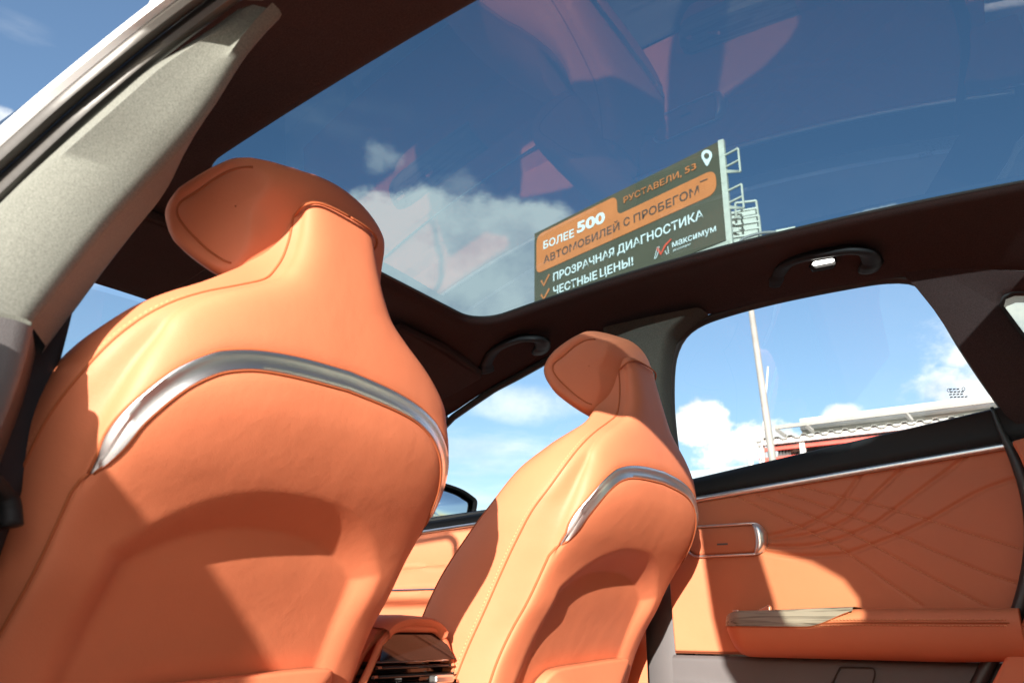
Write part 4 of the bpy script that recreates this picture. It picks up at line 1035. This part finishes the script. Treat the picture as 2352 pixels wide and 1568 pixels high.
# steel edge frame, brackets and the second panel of the V behind it
E3 = lambda u, v, o_: bp(u, v, o_)
bpart(MB().beam(bp(bw+.07, -.05, -.10), bp(bw+.07, 3.2, -.10), .13, .16), 'edge_post', 'white_steel', smooth=False)
bpart(MB().beam(bp(-.05, 3.08, -.10), bp(bw+.1, 3.08, -.10), .16, .12), 'catwalk_beam', 'white_steel', smooth=False)
perp = -bn
for v0 in (.45, 1.55):
    mb = MB(); q = bp(bw+.15, v0, -.1)
    ex = np.append(bx, 0); a0 = q; a1 = q+ex*.42-np.array([0, 0, -.02]); b0 = q-np.array([0, 0, .78]); b1 = a1-np.array([0, 0, .72])
    for s_, e_ in ((a0, a1), (a1, b1), (b0+np.array([0, 0, .25]), b1), (a0-np.array([0, 0, .36]), a1-np.array([0, 0, .36])), (b1-np.array([0, 0, .0]), b0+np.array([0, 0, .30]))): mb.beam(s_, e_, .045, .045)
    bpart(mb, 'bracket', 'white_steel', smooth=False)
def back_pt(px, py, r): u_, e_ = hdir(px, py); q = CAM[:2]+u_*r; return np.array([q[0], q[1], .95+r*e_])
rk = rB+.9
Z4 = lambda a, b, r=rk: back_pt(1205.9+a*.25634, 310+b*.25634, r)
bpart(MB().slab([Z4(1822, 692), Z4(2066, 655), Z4(2092, 960), Z4(1860, 1010)], tuple(np.append(perp*.08, 0))), 'blank_panel', 'white_steel', smooth=False)
mb = MB()
for a, b in (((1885, 612), (2072, 590)), ((2072, 590), (2092, 735)), ((1885, 612), (1895, 760)), ((1830, 765), (2095, 722)), ((2095, 722), (2118, 940)), ((1840, 812), (2100, 775)), ((1845, 870), (2105, 830)), ((1850, 920), (2110, 880)), ((1890, 690), (2080, 655))):
    mb.beam(Z4(*a, rk-.25), Z4(*b, rk-.25), .05, .05)
bpart(mb, 'catwalk_rail', 'white_steel', smooth=False)
mb = MB()
for k in range(9):
    t0, t1 = k/9, (k+1)/9; A0 = bp(bw*(.70+.30*t0), 3.10, -.25); A1 = bp(bw*(.70+.30*t1), 3.10, -.25); B0 = A0-np.array([0, 0, .55]); B1 = A1-np.array([0, 0, .55])
    for s_, e_ in ((A0, A1), (B0, B1), (A0, B1), (B0, A1)): mb.beam(s_, e_, .05, .05)
bpart(mb, 'catwalk_truss', 'white_steel', smooth=False)
cen_ = bp(bw*.30, 3.1, -.9)
bpart(MB().bar((cen_[0], cen_[1], 0), (cen_[0], cen_[1], ZT-1.2), .36, 20), 'support_column', 'white_steel')

# ------------------------------------------------------------------ lamp post
rl = 13.0; u0_, e0_ = hdir(1775, 1060); u1_, e1_ = hdir(1725, 710)
pb = np.append(CAM[:2]+u0_*rl, .95+rl*e0_); pt = np.append(CAM[:2]+u1_*rl, .95+rl*e1_); sl = (pt-pb)/(pt[2]-pb[2])
foot = pb-sl*pb[2]; topz = 7.15; tp_ = foot+sl*topz
lp = empty('street_lamp', tuple(foot)); tag(lp, 'tall thin grey lamp post outside the far back window', 'street lamp')
linv = Matrix.Translation(lp.location).inverted()
def lpart(mb, name, mat, **kw):
    o = mb.build(name, mat, None, **kw); o.parent = lp; o.matrix_parent_inverse = linv; return o
lpart(MB().bar(foot, tp_, .078, 14, r2=.040), 'pole', 'zinc', angle=180)
uh, eh = hdir(1796, 533); head = np.append(CAM[:2]+uh*rl, .95+rl*eh)
lpart(MB().tube(spline([tp_, tp_+np.array([0, 0, .10]), (tp_+head)/2+np.array([0, 0, .10]), head], 14), .028, 8), 'arm', 'zinc', angle=180)
d_ = head-tp_; d_[2] = .05; d_ /= np.linalg.norm(d_)
lpart(MB().beam(head-d_*.10, head+d_*.22, .16, .05), 'lamp_head', 'white_steel', smooth=False, bevel=.015)

# thin white upright line next to it, built as a tapered rod
fa, fb = hdir(1764, 842), hdir(1752, 996); rf = 21.0
q0 = np.append(CAM[:2]+fb[0]*rf, .95+rf*fb[1]); q1 = np.append(CAM[:2]+fa[0]*rf, .95+rf*fa[1]); sl2 = (q1-q0)/(q1[2]-q0[2])
fp = MB().bar(q0-sl2*q0[2], q1, .045, 10, r2=.018).build('thin_upright', 'corrugated', None, angle=180)
tag(fp, 'thin white upright line crossing behind the grey lamp post', 'pole')

# ------------------------------------------------------------------ filling-station style canopy building with a red frame
rc = 24.0
def cp_(px, py, yy=-23.0): return on_y(px, py, yy)
bd = empty('canopy_building', (2.0, -24.5, 0)); tag(bd, 'low building with white roof rails and red steel frame outside the far back window', 'building')
dinv = Matrix.Translation(bd.location).inverted()
def dpart(mb, name, mat, **kw):
    o = mb.build(name, mat, None, **kw); o.parent = bd; o.matrix_parent_inverse = dinv; return o
Z5 = lambda a, b: (2700*.574219+a*.34083, 1450*.574219+b*.34083)
def zrow(px_list, yy): return [on_y(*Z5(*p), yy) for p in px_list]
xl = on_y(*Z5(848, 400), -24)[0]; xe_ = -9.0
zt_ = on_y(*Z5(848, 385), -24)[2]
def zat(a, b, yy=-24.0): return on_y(*Z5(a, b), yy)[2]
# parapet boards
dpart(MB().box(((xl+xe_)/2, -24, (zat(848, 383)+zat(848, 408))/2), (abs(xl-xe_)/2, .08, abs(zat(848, 383)-zat(848, 408))/2)), 'parapet_cap', 'corrugated', smooth=False)
dpart(MB().box(((xl+xe_)/2, -24.12, zat(1200, 392)), (abs(xl-xe_)/2, .04, .26)), 'parapet_board', 'corrugated', smooth=False)
dpart(MB().box(((xl+xe_)/2, -23.9, zat(860, 440)), (abs(xl-xe_)/2, .06, .10)), 'parapet_board', 'corrugated', smooth=False)
dpart(MB().box(((xl+xe_)/2, -24.05, zat(860, 462)), (abs(xl-xe_)/2, .06, .06)), 'parapet_board', 'corrugated', smooth=False)
x2 = on_y(*Z5(672, 438), -23.6)[0]
dpart(MB().beam((x2, -23.6, zat(672, 438, -23.6)), (xe_, -23.6, zat(672, 438, -23.6)+.02), .08, .11), 'roof_rail', 'zinc', smooth=False)
for (a, b, c_, d2) in ((685, 452, 745, 495), (885, 425, 930, 462), (1560, 345, 1600, 395)):
    p0 = on_y(*Z5(a, b), -23.62); p1 = on_y(*Z5(c_, d2), -23.4); dpart(MB().beam(p0, p1, .07, .10), 'roof_bracket', 'zinc', smooth=False)
# corrugated roof sheet: the wavy edge above the eaves
xc0 = on_y(*Z5(535, 535), -22.6)[0]; zc0 = zat(560, 520, -22.6)
n_ = 300; rows = []
for i in range(n_):
    x = xc0+(xe_-xc0)*i/(n_-1); z = zc0+.045*np.sign(math.sin((x-xc0)*2*PI/.38))*min(1, abs(math.sin((x-xc0)*2*PI/.38))*3)
    rows.append([(x, -22.6, z), (x, -24.4, z+.10), (x, -30.0, z+.30)])
dpart(MB().grid(rows), 'roof_sheet', 'dark_sheet', smooth=False, solid=.02)
ze = zat(560, 545, -22.7)
dpart(MB().beam((xc0-.05, -22.72, ze), (xe_, -22.72, ze), .10, .14), 'eaves_beam', 'wall_grey', smooth=False)
zr1 = zat(760, 572, -22.9)
dpart(MB().beam((on_y(*Z5(575, 590), -22.9)[0], -22.9, zr1), (xe_, -22.9, zr1), .12, .10), 'frame_beam', 'red_steel', smooth=False)
zr2 = zat(590, 665, -22.9)
dpart(MB().beam((on_y(*Z5(575, 670), -22.9)[0], -22.9, zr2-.10), (xe_, -22.9, zr2-.16), .2, .36), 'frame_beam', 'red_steel', smooth=False)
xw = on_y(*Z5(760, 600), -23.3)[0]
dpart(MB().box(((xw+xe_)/2, -23.5, ze/2), (abs(xw-xe_)/2, .1, ze/2)), 'cladding_wall', 'dark_wall', smooth=False)
rows = []
xv0 = on_y(*Z5(880, 600), -23.2)[0]
for i in range(240):
    x = xv0+(xe_-xv0)*i/239; y_ = -23.25+.03*(1 if (i//2) % 2 else -1); rows.append([(x, y_, zr1-.18), (x, y_, zr2+.12)])
dpart(MB().grid(rows), 'ribbed_sheet', 'zinc', smooth=False)
for a in (865, 588):
    p = on_y(*Z5(a, 600), -22.85); dpart(MB().box((p[0], -22.85, ze/2), (.07, .07, ze/2)), 'frame_post', 'corrugated', smooth=False)
for k in range(4):
    a = 690+k*22; p0 = on_y(*Z5(a, 555), -23.0); p1 = on_y(*Z5(a+26, 640), -23.0); mb = MB(); mb.beam(p0, p1, .05, .05); mb.beam((p1[0], p1[1], p0[2]), (p0[0], p0[1], p1[2]), .05, .05); dpart(mb, 'frame_brace', 'dark_wall', smooth=False)
p = on_y(*Z5(507, 620), -22.4); dpart(MB().bar((p[0], -22.4, 0), (p[0], -22.4, zat(505, 560, -22.4)), .07, 10), 'drain_pipe', 'corrugated')
# lower block further along
lb0 = on_y(*Z5(80, 740), -40); lb1 = on_y(*Z5(570, 690), -40)
lb = MB().box(((lb0[0]+9+lb1[0]-4)/2, -43, lb0[2]/2+.0), (abs(lb0[0]+9-lb1[0]+4)/2, 3, (lb0[2]+.15)/2)).build('warehouse', 'blue_grey', None, smooth=False)
tag(lb, 'low flat blue grey block at the foot of the clouds beyond the far door', 'building')
